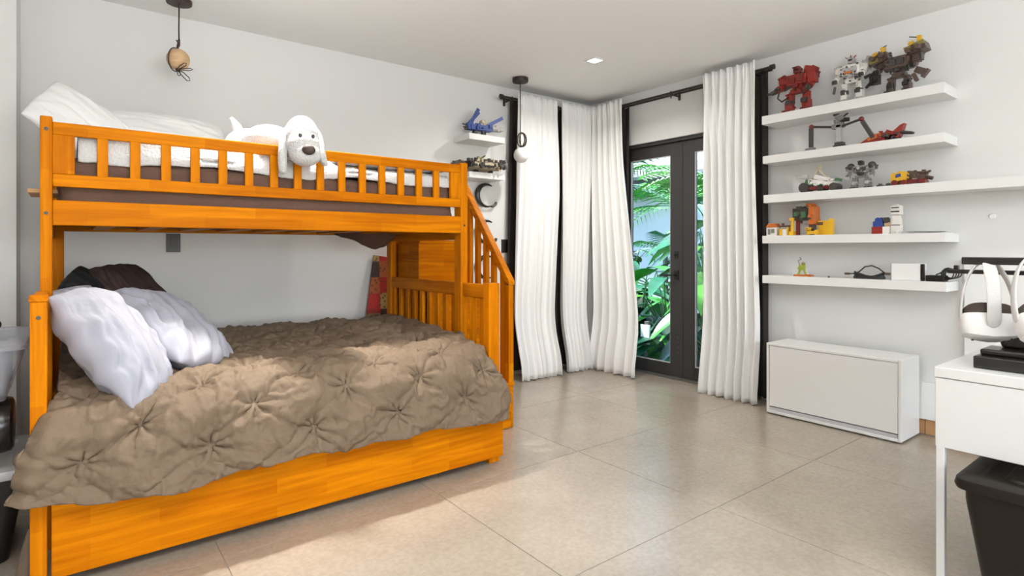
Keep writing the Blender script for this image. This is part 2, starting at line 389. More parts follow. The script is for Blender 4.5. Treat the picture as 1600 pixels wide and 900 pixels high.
# ---- plates on the walls
def plate(name, label, x0, x1, z0, z1, m):
    t = thing(name, label, 'wall plate', ((x0+x1)/2, YB, z0))
    obj('cover', B(x0, x1, YB-.008, YB-.0005, z0, z1), m, t, bevel=.002); return t
t = plate('wall_socket', 'black wall socket plate on the back wall under the upper bunk', .484, .562, 1.141, 1.258, mat('charcoal_plate', (.03, .028, .025), .4))
obj('socket_insert', B(.505, .541, YB-.012, YB-.008, 1.165, 1.235), M_black, t, bevel=.001)
t = plate('light_switch', 'dark wall switch on the back wall beside the stair handrail', 3.104, 3.19, 1.125, 1.247, mat('charcoal_plate', (.03, .028, .025), .4))
for k in range(2): obj('rocker', B(3.115+.034*k, 3.145+.034*k, YB-.012, YB-.008, 1.145, 1.228), M_black, t, bevel=.001)
tag(obj('blank_plate', MB().lathe([(.016, 0), (.016, .004), (.013, .007), (0.002, .007)], (4.2495, .923, 1.351), 16, Matrix.Rotation(-PI/2, 3, 'Y')), M_whitem, smooth=True), 'small round white blank plate on the right wall beyond the shelves', 'wall plate')

# ---- horn shaped hooks on the back wall
M_hook = mat('black_horn', (.02, .018, .016), .35)
def hook(zc, label):
    t = thing('wall_hook', label, 'hook', (2.92, YB, zc-.1))
    path = []; rad = []
    for k in range(17):
        a = math.radians(62+ (285-62)*k/16)
        path.append((2.925+.105*math.cos(a), YB-.035, zc+.098*math.sin(a))); rad.append(.006+.017*math.sin(PI*(k/16)**1.0)**1.2)
    path += [(2.99, YB-.035, zc-.092), (3.015, YB-.035, zc-.075), (3.024, YB-.035, zc-.055)]; rad += [.012, .013, .011]
    obj('horn', MB().tube(path, rad, 8), M_hook, t, smooth=True)
    obj('mount', MB().cyl((2.83, YB-.03, zc), (2.83, YB-.0005, zc), .014, n=10), M_hook, t)
hook(1.632, 'black crescent shaped wall hook, topmost of three beside the stair handrail')
hook(1.31, 'black crescent shaped wall hook, middle of three behind the handrail balusters')
hook(1.0, 'black crescent shaped wall hook, lowest of three behind the handrail balusters')

# ---- pendant lamps
def rvec(a, b): return Vector((math.cos(math.radians(37.75))*a, -math.sin(math.radians(37.75))*a, b))
t = thing('pendant_lamp', 'pendant with a pale wooden ball and brown cord bow above the bunk bed', 'pendant lamp', (.517, 3.88, H))
c = Vector((.517, 3.88, 0)); px = .00378
obj('canopy', MB().lathe([(.066, -.024), (.068, -.02), (.068, -.002), (.064, -.0005)], c+Vector((0, 0, H)), 28), M_leather, t, smooth=True)
obj('cord', MB().tube([c+Vector((0, 0, H-.02)), c+rvec(-.002, 2.46), c+rvec(0, 2.375)], .004, 8), M_leather, t, smooth=True)
bc = c+rvec(-.006, 2.28)
wb = mat('pale_wood_ball', (.60, .40, .22), .5, var=.18, vscale=18, stretch=(1, 1, 4))
obj('ball', MB().ball(bc, .062, 24, 16), wb, t, smooth='all')
ring = MB(); rr = .0665
ring.tube([bc + Vector((math.cos(math.radians(37.75)), -math.sin(math.radians(37.75)), 0))*(-.018+.5*.012*math.sin(a)) + Vector((.612, .79, 0))*rr*math.cos(a) + Vector((0, 0, 1))*rr*math.sin(a) for a in [2*PI*k/28 for k in range(28)]], .0035, 6, closed=True)
ring.tube([c+rvec(0, 2.385), c+rvec(.012, 2.378)+Vector((-.03, -.035, 0)), c+rvec(.03, 2.352)+Vector((-.03, -.035, 0))], .003, 6)
ring.tube([c+rvec(0, 2.40), c+rvec(-.004, 2.365), c+rvec(-.012, 2.345)], [.006, .009, .006], 8)
obj('leather_ring', ring, M_leather, t, smooth=True)
kn = bc+rvec(.012, -.07)+Vector((-.02, -.03, 0)); bow = MB(); bow.ball(kn, .009, 10, 6)
for (dx, dz, w) in ((.055, .036, .010), (.092, 0.0, .007), (.075, -.066, .012), (.016, -.036, .009)):
    d = rvec(dx, dz); n = rvec(-dz, dx).normalized()*w
    bow.tube([kn, kn+d*.4+n, kn+d*.85+n*.9, kn+d, kn+d*.85-n*.9, kn+d*.4-n*.6, kn], .0026, 6)
obj('bow', bow, M_leather, t, smooth=True)
t = thing('pendant_lamp', 'pendant with a white ball and brown cord coil in front of the curtains', 'pendant lamp', (3.077, 3.857, H))
c = Vector((3.077, 3.857, 0))
obj('canopy', MB().lathe([(.066, -.036), (.069, -.03), (.069, -.004), (.064, -.0005)], c+Vector((0, 0, H)), 28), M_leather, t, smooth=True)
obj('cord', MB().tube([c+Vector((0, 0, H-.03)), c+rvec(0, 2.2), c+rvec(.004, 2.02)], .0045, 8), M_leather, t, smooth=True)
obj('ball', MB().ball(c+rvec(.008, 1.968), .066, 24, 16), mat('white_ball', (.78, .77, .76), .6), t, smooth='all')
ring = MB()
for (q, r1, dx) in ((0, .062, .0), (.5, .058, .012), (-.6, .06, -.004)):
    e = rvec(math.cos(q), 0)*1.0 + Vector((.612, .79, 0))*math.sin(q)
    ring.tube([c+rvec(.010+dx, 2.10) + e*(.6*r1*math.cos(a)) + Vector((0, 0, r1*math.sin(a))) for a in [2*PI*k/24 for k in range(24)]], .005, 6, closed=True)
obj('leather_coil', ring, M_leather, t, smooth=True)
# ================================================================== bunk bed
YU, YL, YK = 2.84, 2.50, 3.85      # front of the upper bunk, front of the lower bunk, back of the bed
bed = thing('bunk_bed', 'amber pine bunk bed, narrow bunk on top of a wider lower bed', 'bunk bed', (.9, 3.1, 0))
bv = .004
def post(x0, x1, y0, y1, z0, z1, bolts=()):
    p = obj('post', B(x0, x1, y0, y1, z0, z1), WZ, bed, bevel=.005)
    for z in bolts:
        obj('bolt', MB().cyl(((x0+x1)/2, y0-.002, z), ((x0+x1)/2, y0+.01, z), .007, n=10), M_black, p)
post(-.087, -.049, YU, YU+.075, .0, 1.675, (1.625, 1.30))
post(1.82, 1.868, YU, YU+.075, .0, 1.668, (1.30,))
post(-.087, -.018, YK-.07, YK, 0, 1.675); post(1.828, 1.868, YK-.07, YK, 0, 1.668)
post(-.103, -.057, YL, YL+.06, 0, .985, (.93,))
obj('post_cap', MB().prism([(YL-.004, .984), (YL-.004, .990), (YL+.03, 1.004), (YL+.065, 1.004), (YL+.065, .984)], 'X', -.106, -.054), WY, bed, bevel=.002)
post(1.797, 1.868, YL+.022, YL+.08, 0, .975)
r = MB().prism([(YL+.061, .985), (YL+.08, 1.0), (YU-.001, 1.0), (YU-.001, .90), (YL+.061, .90)], 'X', -.100, -.060)
obj('headboard_rail', r, WY, bed, bevel=bv)
for k in range(12):
    y = YL+.10+.105*k
    if abs(y-YU-.03) < .07: continue
    obj('baluster', B(-.09, -.066, y, y+.05, .45, .905), WZ, bed, bevel=.003)
# upper guard rail, front
obj('guard_rail', B(-.049, 1.82, YU+.004, YU+.028, 1.606, 1.656), WX, bed, bevel=bv)
obj('guard_rail', B(-.049, 1.82, YU+.004, YU+.028, 1.405, 1.455), WX, bed, bevel=bv)
obj('guard_stile', B(-.049, .02, YU+.003, YU+.027, 1.455, 1.606), WZ, bed, bevel=.002)
obj('guard_stile', B(1.753, 1.82, YU+.003, YU+.027, 1.455, 1.606), WZ, bed, bevel=.002)
base = None
for k in range(15):
    x = .0915+.1108*k
    if base is None:
        base = obj('baluster', B(x, x+.036, YU+.006, YU+.026, 1.453, 1.608), WZ, bed, bevel=.002)
    else:
        c = base.copy(); COL.objects.link(c); c.location.x = .1108*k
# back guard rail, main side rails, end rails
obj('guard_rail', B(-.02, 1.83, YK-.05, YK-.026, 1.56, 1.61), WX, bed, bevel=bv)
obj('side_rail', B(-.049, 1.82, YU+.002, YU+.030, 1.254, 1.352), WX, bed, bevel=bv)
obj('side_rail', B(-.02, 1.83, YK-.05, YK-.022, 1.254, 1.352), WX, bed, bevel=bv)
for (a, b) in ((-.085, -.055), (1.835, 1.86)):
    obj('end_rail', B(a, b, YU+.075, YK-.07, 1.215, 1.352), WY, bed, bevel=bv)
    obj('end_rail', B(a, b, YU+.075, YK-.07, 1.50, 1.58), WY, bed, bevel=bv)
for k in range(9):
    obj('bed_slat', B(.10+.2*k, .17+.2*k, YU+.03, YK-.05, 1.262, 1.276), WY, bed)
M_tan = mat('bare_plywood', (.52, .30, .13), .6, var=.1)
obj('support_board', B(-.128, .06, YU+.10, YU+.36, 1.384, 1.400), M_tan, bed, bevel=.002)
# footboard of the lower bed
obj('footboard_rail', B(1.832, 1.866, YL+.08, YK-.07, .885, .962), WY, bed, bevel=.006)
obj('footboard_rail', B(1.836, 1.866, YL+.08, YK-.07, .36, .46), WY, bed, bevel=bv)
for k in range(12):
    y = YL+.135+.1*k
    obj('baluster', B(1.838, 1.862, y, y+.042, .455, .89), WZ, bed, bevel=.003)
obj('side_rail', B(-.057, 1.80, YL+.026, YL+.05, .36, .50), WX, bed, bevel=bv)
obj('side_rail', B(-.02, 1.83, YK-.05, YK-.026, .36, .50), WX, bed, bevel=bv)
# trundle drawer
tr = obj('trundle_front', B(-.046, 1.872, YL-.004, YL+.018, .036, .345), WX, bed, bevel=bv)
o = MB(); o.box(-.03, 1.85, YL+.02, YL+1.0, .07, .085); o.box(-.03, -.012, YL+.02, YL+1.0, .085, .22); o.box(1.832, 1.85, YL+.02, YL+1.0, .085, .22)
obj('trundle_box', o, M_tan, bed)
for (x, y) in ((.03, YL+.09), (1.79, YL+.09), (.03, YL+.9), (1.79, YL+.9)):
    obj('caster', MB().cyl((x-.012, y, .035), (x+.012, y, .035), .035, n=14).box(x-.016, x+.016, y-.02, y+.02, .03, .072), mat('grey_caster', (.3, .3, .3), .5), bed)

# ---- staircase at the foot end
st = thing('bunk_staircase', 'amber pine four step staircase at the foot of the bunk bed', 'staircase', (2.08, 3.4, 0))
X0, X1 = 1.885, 2.29
SY = [2.93, 3.105, 3.28, 3.455]; SZ = [.30, .607, .914, 1.221]
for k in range(4):
    z0 = SZ[k-1] if k else .0
    rz = obj('riser', B(X0, X1-.02, SY[k]+.012, SY[k]+.03, z0+.002, SZ[k]-.022), WX, st, bevel=.002)
    yb = SY[k+1]+.03 if k < 3 else YK
    obj('tread', B(X0-.003, X1, SY[k], yb, SZ[k]-.022, SZ[k]), WX, st, bevel=.004)
    if k == 0: obj('knob', MB().lathe([(.008, 0), (.008, .012), (.016, .02), (.012, .03), (.002, .032)], (2.08, SY[k]+.012, .15), 14, Matrix.Rotation(PI/2, 3, 'X')), WX, rz, smooth=True)
sp = [(SY[0]+.012, .002)]
for k in range(4):
    sp += [(SY[k]+.012, SZ[k]-.022)]
    if k < 3: sp += [(SY[k+1]+.012, SZ[k]-.022)]
sp += [(YK, SZ[3]-.022), (YK, .002)]
obj('side_panel', MB().prism(sp, 'X', X1-.02, X1-.002), WY, st)
obj('side_panel', MB().prism([(3.47, .002), (3.47, SZ[3]-.022), (YK-.075, SZ[3]-.022), (YK-.075, .002)], 'X', X0-.002, X0+.014), WY, st)
obj('back_panel', B(X0+.014, X1-.02, YK-.02, YK-.002, .002, SZ[3]-.022), WX, st)
hx0, hx1 = 2.246, 2.286
obj('newel_post', B(hx0, hx1, SY[0]+.004, SY[0]+.05, .30, .925), WZ, st, bevel=.004)
obj('newel_post', B(hx0, hx1, 3.50, 3.545, 1.221, 1.66), WZ, st, bevel=.004)
sl = (1.62-.93)/(3.481-2.917)
hr = MB().prism([(2.928, .925), (2.928, .985-.03), (3.545, .955+sl*.617), (3.545, .885+sl*.617), (2.985, .885+sl*.057)], 'X', hx0-.004, hx1+.004)
obj('handrail', hr, WY, st, bevel=.005)
for y, z in ((3.02, .30), (3.125, .607), (3.215, .607), (3.315, .914), (3.415, .914)):
    zt_ = .90+sl*(y-2.928)
    obj('baluster', B(hx0+.006, hx1-.006, y-.02, y+.02, z, zt_+.01), WZ, st, bevel=.003)

# ================================================================== bedding
def rounded_slab(x0, x1, y0, y1, z0, z1, r, seed=0, wr=.006, n=(110, 70, 16)):
    """soft block with wrinkles: superellipsoid-mapped box surface"""
    bm = bmesh.new(); bmesh.ops.create_cube(bm, size=2)
    bmesh.ops.subdivide_edges(bm, edges=bm.edges[:], cuts=36, use_grid_fill=True)
    c = np.array([(x0+x1)/2, (y0+y1)/2, (z0+z1)/2]); hx, hy, hz = (x1-x0)/2, (y1-y0)/2, (z1-z0)/2
    o = MB(); P = np.array([v.co[:] for v in bm.verts])
    D = np.array([hx, hy, hz]); q = P*D; inner = np.sign(q)*np.maximum(D-r, 0); inner = np.clip(q, -np.maximum(D-r, 0), np.maximum(D-r, 0))
    d = q-inner; L = np.linalg.norm(d, axis=1, keepdims=True); q = inner+np.where(L > 1e-9, d/np.maximum(L, 1e-9)*np.minimum(r, L), 0)
    w = fbm(q[:, 0]*7+seed+q[:, 1]*2, q[:, 2]*16+q[:, 1]*5, 4)*wr
    nrm = d/np.maximum(L, 1e-9); q = q+nrm*w[:, None]*2
    o.v = [tuple(v) for v in (q+c)]; o.f = [tuple(v.index for v in f.verts) for f in bm.faces]; bm.free()
    return o
um = tag(obj('upper_mattress', rounded_slab(-.035, 1.795, YU+.036, YK-.06, 1.278, 1.535, .045, 3, .008), M_brownsheet, smooth='all'), 'brown sheeted mattress behind the guard rail of the upper bunk', 'mattress')
u = np.linspace(0, 1, 40)[:, None]; v = np.linspace(0, 1, 14)[None, :]
P = np.zeros((40, 14, 3)); P[..., 0] = 1.38+.40*u+0*v; P[..., 1] = YK-.12-.06*np.sin(PI*v)+0*u
sag = (np.sin(PI*u**1.9)**.9)*.085*(1+.0*v)
P[..., 2] = 1.245+.035*np.abs(2*v-1)*np.ones_like(u)-sag*np.sin(PI*(.0+v))**.5 + .01*fbm(u*9, v*4)
P[..., 1] = YK-.30+.2*v+0*u
obj('hanging_sheet', MB().grid(P), M_brownsheet, um, smooth='all', solid=.004)
M_under = mat('dark_brown_sheet', (.05, .028, .02), .9, bump=.4, bscale=20)
tag(obj('lower_mattress', rounded_slab(-.04, 1.825, YL+.055, YK-.06, .46, .60, .05, 5, .004), M_under, smooth='all'), 'dark sheeted mattress under the taupe comforter of the lower bed', 'mattress')

# ---- white blanket laid over the upper mattress
nu, nv = 220, 60
u = np.linspace(0, 1, nu)[:, None]+np.zeros((1, nv)); v = np.linspace(0, 1, nv)[None, :]+np.zeros((nu, 1))
X = .03+1.73*u
path_y = [YK-.07, YK-.3, YU+.2, YU+.075, YU+.040, YU+.034, YU+.035]; path_z = [1.575, 1.58, 1.585, 1.583, 1.565, 1.545, 1.52]
tt = [0, .25, .72, .84, .91, .96, 1]
P = np.zeros((nu, nv, 3)); P[..., 0] = X; P[..., 1] = np.interp(v, tt, path_y); P[..., 2] = np.interp(v, tt, path_z)
P[..., 2] += .012*fbm(X*6, v*6, 4)+.006*fbm(X*22, v*20, 2); P[..., 2] = np.maximum(P[..., 2], np.where(v < .84, 1.548, 1.50))
P[..., 2] += .042*smoothstep(1.12, 1.0, X)*smoothstep(.1, .5, v)*smoothstep(.93, .86, v)
P[..., 2] -= .012*(v > .95)*np.sin(X*9)
M_fleece = mat('white_fleece', (.60, .60, .60), 1, bump=.8, bscale=90, sheen=.3)
M_grey = mat('pale_grey_quilt', (.48, .49, .50), .95, bump=.5, bscale=60)
tag(obj('blanket', MB().grid(P), M_fleece, smooth='all', solid=.02), 'white fleece blanket spread over the upper bunk mattress', 'blanket')
def fold(x0, x1, y0, y1, z, h, seed):
    P = np.zeros((70, 30, 3)); u = np.linspace(0, 1, 70)[:, None]+np.zeros((1, 30)); a = np.linspace(0, 2*PI, 30)[None, :]+np.zeros((70, 1))
    e = np.sin(PI*np.clip(u*1.0, .001, .999))**.25
    P[..., 0] = x0+(x1-x0)*u; P[..., 1] = (y0+y1)/2+(y1-y0)/2*np.sign(np.cos(a))*np.abs(np.cos(a))**.6
    P[..., 2] = z+h/2+h/2*e*np.sign(np.sin(a))*np.abs(np.sin(a))**.6 + .008*fbm(u*7+seed, np.cos(a), 3)
    o = MB().grid(P); return o
tag(obj('folded_quilt', fold(1.08, 1.74, YU+.045, YK-.32, 1.594, .046, 1), M_grey, smooth='all'), 'pale grey folded quilt at the foot end of the upper bunk', 'quilt')

# ---- pillows
def pillow(name, label, cat, c, e1, e2, a, b, t, m, seed, crease=.012, sq=2.6, pinch=.10, mk=None):
    e1 = Vector(e1).normalized(); e3 = e1.cross(Vector(e2)).normalized(); e2 = e3.cross(e1)
    n = 64; u = np.linspace(-1, 1, n)[:, None]+np.zeros((1, n)); v = np.linspace(-1, 1, n)[None, :]+np.zeros((n, 1))
    ux = np.sign(u)*np.abs(u)**.8; vx = np.sign(v)*np.abs(v)**.8
    T = t*np.clip((1-np.abs(ux)**sq), 0, 1)**.55*np.clip((1-np.abs(vx)**sq), 0, 1)**.55
    px = a*ux*(1-pinch*(1-np.abs(vx)**2)*np.abs(ux)**2*.9); py = b*vx*(1-pinch*(1-np.abs(ux)**2)*np.abs(vx)**2*.9)
    o = MB(); edge = np.clip(T/t, 0, 1)
    for s in (1, -1):
        w = (fbm(ux*1.7+seed+s, vx*6.5+2*ux+seed*2, 4)*1.5+.6*fbm(ux*2+seed, vx*2, 2))*crease*edge**.5
        rad = np.arctan2(vx, ux); rr = np.sqrt(ux**2+vx**2)
        w = w + crease*.55*np.sin(rad*13+seed+3*fbm(ux*2, vx*2+seed, 2))*smoothstep(.45, 1.0, rr)*edge**.4
        z = s*T+w
        kx = np.sqrt(1-.24*vx**2); ky = np.sqrt(1-.24*ux**2)
        P = np.zeros((n, n, 3))
        for i in range(3): P[..., i] = c[i]+e1[i]*px*kx+e2[i]*py*ky+e3[i]*z
        o.grid(P)
    # weld the two sides
    ob = obj(name, o, m, smooth='all')
    bm = bmesh.new(); bm.from_mesh(ob.data); bmesh.ops.remove_doubles(bm, verts=bm.verts, dist=.0008); bmesh.ops.recalc_face_normals(bm, faces=bm.faces); bm.to_mesh(ob.data); bm.free()
    ob.data.polygons.foreach_set('use_smooth', [True]*len(ob.data.polygons))
    return tag(ob, label, cat)
pillow('pillow', 'lavender grey pillow leaning on the headboard, nearest the camera', 'pillow', (.145, 2.665, .79), (.26, -.18, -.43), (.55, .80, .05), .285, .165, .10, M_satin, 1.3, .02)
pillow('pillow', 'lavender grey wrinkled pillow right of the nearest one, tip pointing right', 'pillow', (.37, 2.93, .81), (.30, -.42, -.36), (.62, .70, -.1), .28, .21, .085, M_satin, 5.1, .02)
pillow('pillow', 'grey pillow tucked against the headboard behind the nearest lavender pillow', 'pillow', (.09, 2.98, .80), (.25, -.12, -.5), (.5, .8, .1), .25, .17, .05, mat('grey_pillowcase', (.42, .41, .45), .7, bump=.1), 2.2)
pillow('cushion', 'dark brown cushion against the wall behind the wrinkled lavender pillow', 'cushion', (.29, 3.42, .86), (.35, -.25, -.55), (.6, .75, .1), .30, .22, .08, mat('dark_brown_cushion', (.05, .03, .025), .8, bump=.3), 3.7)
pillow('cushion', 'black cushion wedged between the headboard and the pillows', 'cushion', (.13, 3.30, .86), (.30, .05, -.42), (.3, .9, .2), .25, .18, .06, mat('black_cushion', (.008, .008, .009), .8, bump=.2), 4.4)
pillow('pillow', 'large white pillow tilted over the head end of the upper bunk', 'pillow', (.075, 3.50, 1.755), (.62, .05, -.42), (.40, .5, .62), .25, .17, .07, M_cotton, 6.6, .008)
pillow('pillow', 'white pillow lying along the wall on the upper bunk', 'pillow', (.43, 3.68, 1.775), (1, .0, -.03), (.05, .55, .62), .33, .19, .075, M_cotton, 7.7, .008)

# ---- taupe pinch pleated comforter
M_taupe = mat('taupe_comforter', (.160, .112, .073), .7, bump=.25, bscale=75, spec=.3)
nu, nv = 460, 320
s = np.linspace(0, 1, nu)[:, None]+np.zeros((1, nv)); w = np.linspace(0, 1, nv)[None, :]+np.zeros((nu, 1))
hx = np.array([-.16, -.14, -.078, .01, .13, .28, .398, .509, .608, .679, .767, 1.0, 1.194, 1.276, 1.404, 1.611, 1.76, 1.85, 1.88])
hz = np.array([.36, .335, .318, .312, .287, .28, .276, .288, .305, .312, .308, .285, .292, .298, .289, .275, .259, .272, .33])
Sx = np.linspace(0, 1, nu); Xt = -.035+1.855*s            # x on the top
hemz = np.interp(-.15+2.03*s, hx, hz)
pa = np.array([1.33, 1.28, 1.1, .7, .35, .12, .02, -.05, -.11, -.19, -.27, -.36])  # arc coordinate
py = np.array([3.79, 3.76, 3.6, 3.2, 2.86, 2.63, 2.535, 2.475, 2.44, 2.425, 2.422, 2.43])
pz = np.array([.640, .665, .668, .655, .645, .640, .622, .585, .530, .445, .355, .27])
arc = 1.33-(1.33+.36)*w
ck = [0.0]
yy = np.interp(-arc, -pa, py); zz = np.interp(-arc, -pa, pz)
for _ in range(3):   # soften the profile
    yy[:, 1:-1] = (yy[:, :-2]+yy[:, 1:-1]*2+yy[:, 2:])/4; zz[:, 1:-1] = (zz[:, :-2]+zz[:, 1:-1]*2+zz[:, 2:])/4
front = smoothstep(.05, -.36, arc)
low = arc < -.11
zz = np.where(low, .53+(zz-.53)*(.53-hemz)/(.53-.27), zz)
xl = np.interp(-zz, [-.66, -.62, -.48, -.33, -.2], [-.035, -.05, -.115, -.145, -.15])
xr = np.interp(-zz, [-.66, -.62, -.58, -.475, -.33, -.2], [1.80, 1.775, 1.80, 1.835, 1.875, 1.86])
xl = np.where(arc > .1, -.03, xl); xr = np.where(arc > .1, 1.815, xr)
k = smoothstep(.2, -.05, arc)
XX = (xl*k + -.03*(1-k))*(1-s) + (xr*k+1.815*(1-k))*s
P0 = np.stack([XX, yy, zz], -1)
# round the two front corners back towards the bed
e = np.clip(np.abs(s-.5)*2, 0, 1); P0[..., 1] += .05*smoothstep(.955, 1, e)*smoothstep(.1, -.1, arc)
P0[..., 2] -= .03*smoothstep(.93, 1, s)*smoothstep(.5, -.0, arc)*smoothstep(-.25, -.05, arc)
xs_ = -.05+1.9*s
rows = [(-.225, .105), (-.095, .25), (.045, .06), (.185, .25), (.325, .06), (.465, .25), (.605, .06), (.745, .25), (.885, .06), (1.025, .25), (1.165, .06)]
pts = np.array([(o_+.372*n_ + .012*math.sin(7*n_+31*i_), a_+.012*math.cos(5*n_+i_*3)) for i_, (a_, o_) in enumerate(rows) for n_ in range(-1, 6) if -.02 < o_+.372*n_ < 1.84])
dx = xs_[..., None]-pts[:, 0]; da = arc[..., None]-pts[:, 1]
R = np.sqrt(dx**2+da**2); idx = R.argmin(-1); Rm = R.min(-1)
ang = np.arctan2(np.take_along_axis(da, idx[..., None], -1)[..., 0], np.take_along_axis(dx, idx[..., None], -1)[..., 0])
jit = np.sin(idx*12.9)*3; jit_ = jit+.5*np.sin(ang*2+jit)+6*Rm*np.sin(idx*3.3)
near = 1-np.exp(-(Rm/.085)**1.3)
disp = .046*near
disp -= .017*(.85+.3*np.sin(idx*5.1))*(.55+.45*np.sin(2*ang+idx*2.3+.8*np.sin(ang)))*(1-np.abs(np.sin(ang*3.5+jit_+.7*np.sin(ang+idx)))**.8)**2*np.clip(Rm/.02, 0, 1)*np.exp(-(Rm/.10)**1.5)
disp += .0115*np.sin(ang*7+jit+1.2*np.sin(ang*2+jit))*np.clip(Rm/.018, 0, 1)*np.exp(-Rm/.055)
disp += .0045*np.sin(ang*11+jit*2)*np.clip(Rm/.04, 0, 1)*np.exp(-Rm/.09)
# shallow valleys between neighbouring pinches
pp = (xs_-.06)/.372; qq = (arc-.045)/.28
v1 = np.abs(((pp+qq+.5) % 1)-.5); v2 = np.abs(((pp-qq+.5) % 1)-.5)
disp -= .010*np.exp(-(np.minimum(v1, v2)/.06)**2)*np.clip(Rm/.05, 0, 1)
wx = xs_+.03*fbm(xs_*5, arc*5, 3); wa = arc+.03*fbm(xs_*5+40, arc*5+7, 3)
disp += .017*fbm(wx*8+2, wa*12, 4)
rid = 1-np.abs(fbm(wx*11+60, wa*8+30, 3))*3.2
disp += .010*np.clip(rid, 0, 1)**3
disp += .006*fbm(wx*38+wa*14, wa*30-wx*12, 3)
disp *= smoothstep(0, .02, w)
du = np.gradient(P0, axis=0); dv = np.gradient(P0, axis=1); Nn = np.cross(dv, du); Nn /= np.maximum(np.linalg.norm(Nn, axis=-1, keepdims=True), 1e-9)
if Nn[nu//2, 60, 2] < 0: Nn = -Nn
P = P0+Nn*(disp-.018)[..., None]
P[..., 1] += .012*np.sin(xs_*14)*smoothstep(-.2, -.36, arc)
P[..., 2] += .006*np.sin(xs_*23+1)*smoothstep(-.3, -.36, arc)
P[..., 2] += .014*fbm(xs_*12, arc*3, 3)*smoothstep(1.22, 1.33, arc)
lim = np.where(arc > .1, .612, -9); P[..., 2] = np.maximum(P[..., 2], lim)
tag(obj('comforter', MB().grid(P), M_taupe, smooth='all', solid=.012), 'taupe pinch pleated comforter draped over the lower bunk', 'comforter')

# ---- patterned board behind the lower bed
def pattern_mat():
    m = bpy.data.materials.new('patchwork_print'); m.use_nodes = True; nt = m.node_tree; p = nt.nodes['Principled BSDF']; N = nt.nodes.new; L = nt.links.new
    tc = N('ShaderNodeTexCoord'); mp = N('ShaderNodeMapping'); mp.inputs['Scale'].default_value = (7.5, 1, 8.2); mp.inputs['Location'].default_value = (.02, 0, .3)
    L(tc.outputs['Object'], mp.inputs['Vector'])
    fl_ = N('ShaderNodeVectorMath'); fl_.operation = 'FLOOR'; L(mp.outputs[0], fl_.inputs[0])
    sc = N('ShaderNodeVectorMath'); sc.operation = 'MULTIPLY'; sc.inputs[1].default_value = (1, 0, 1); L(fl_.outputs[0], sc.inputs[0])
    wn_ = N('ShaderNodeTexWhiteNoise'); wn_.noise_dimensions = '3D'; L(sc.outputs[0], wn_.inputs['Vector'])
    r = N('ShaderNodeValToRGB'); r.color_ramp.interpolation = 'CONSTANT'
    cs = [(0, (.30, .025, .012)), (.2, (.42, .30, .09)), (.4, (.05, .03, .02)), (.55, (.38, .10, .02)), (.75, (.20, .17, .06)), (.88, (.45, .02, .015))]
    el = r.color_ramp.elements; el[0].position = 0; el[0].color = (*cs[0][1], 1); el[1].position = cs[1][0]; el[1].color = (*cs[1][1], 1)
    for q, c_ in cs[2:]: x = el.new(q); x.color = (*c_, 1)
    L(wn_.outputs['Value'], r.inputs[0])
    vo = N('ShaderNodeTexVoronoi'); vo.inputs['Scale'].default_value = 34; L(tc.outputs['Object'], vo.inputs['Vector'])
    gt = N('ShaderNodeMath'); gt.operation = 'LESS_THAN'; gt.inputs[1].default_value = .33; L(vo.outputs['Distance'], gt.inputs[0])
    mx = N('ShaderNodeMix'); mx.data_type = 'RGBA'; mx.inputs['B'].default_value = (.10, .035, .02, 1)
    ml = N('ShaderNodeMath'); ml.operation = 'MULTIPLY'; ml.inputs[1].default_value = .75; L(gt.outputs[0], ml.inputs[0]); L(ml.outputs[0], mx.inputs['Factor'])
    L(r.outputs[0], mx.inputs['A']); L(mx.outputs['Result'], p.inputs['Base Color']); p.inputs['Roughness'].default_value = .6
    return m
m_ = Matrix.Translation((1.70, 4.072, .084)) @ Matrix.Rotation(math.radians(-4.2), 4, 'X') @ Matrix.Rotation(math.radians(8.9), 4, 'Y')
tag(obj('picture_board', B(0, .52, -.008, .008, .0, 1.045, m_), pattern_mat(), bevel=.002), 'red and ochre patchwork print board leaning behind the foot of the lower bed', 'picture')

# ---- plush dog
dog = thing('plush_dog', 'white plush dog with long ears resting its head over the upper guard rail', 'plush toy', (.85, 2.95, 1.63))
body = MB()
hc = Vector((.885, 2.79, 1.672))
FW = Vector((-.25, -.968, 0)).normalized(); SD = Vector((.968, -.25, 0)).normalized()
mh = Matrix((SD, -FW, Vector((0, 0, 1)))).transposed()   # local x: picture right, local y: away, local z: up
body.ball(hc+Vector((0, 0, .012)), (.084, .085, .118), 20, 14, mh)
body.ball(hc+SD*.012+FW*.045+Vector((0, 0, -.062)), (.074, .070, .060), 18, 12, mh)
body.ball(hc+SD*.004+FW*.03+Vector((0, 0, -.02)), (.078, .072, .075), 18, 12, mh)
body.ball(hc-FW*.12+SD*-.04+Vector((0, 0, -.01)), (.08, .12, .075), 16, 12, mh)
body.ball((.80, 3.03, 1.695), (.125, .17, .088), 20, 14, mh)
body.ball((.735, 3.14, 1.69), (.12, .12, .085), 20, 14, mh)
body.tube([(.70, 3.19, 1.74), (.685, 3.2, 1.79), (.665, 3.21, 1.825)], [.03, .026, .016], 10)
body.ball((.665, 3.21, 1.825), .0175, 10, 8)
for sx in (-.075, .055):
    q = Vector((.86, 2.97, 1.66))+SD*sx
    body.tube([q, q+FW*.05+Vector((0, 0, -.005)), q+FW*.06+Vector((0, 0, -.035))], [.05, .045, .04], 12); body.ball(q+FW*.065+Vector((0, 0, -.03)), (.045, .04, .03), 12, 8, mh)
bo = obj('body', body, M_plush, dog, smooth='all', fix=False)
rm = bo.modifiers.new('remesh', 'REMESH'); rm.mode = 'VOXEL'; rm.voxel_size = .0075; rm.use_smooth_shade = True
sm = bo.modifiers.new('smooth', 'SMOOTH'); sm.iterations = 10; sm.factor = .6
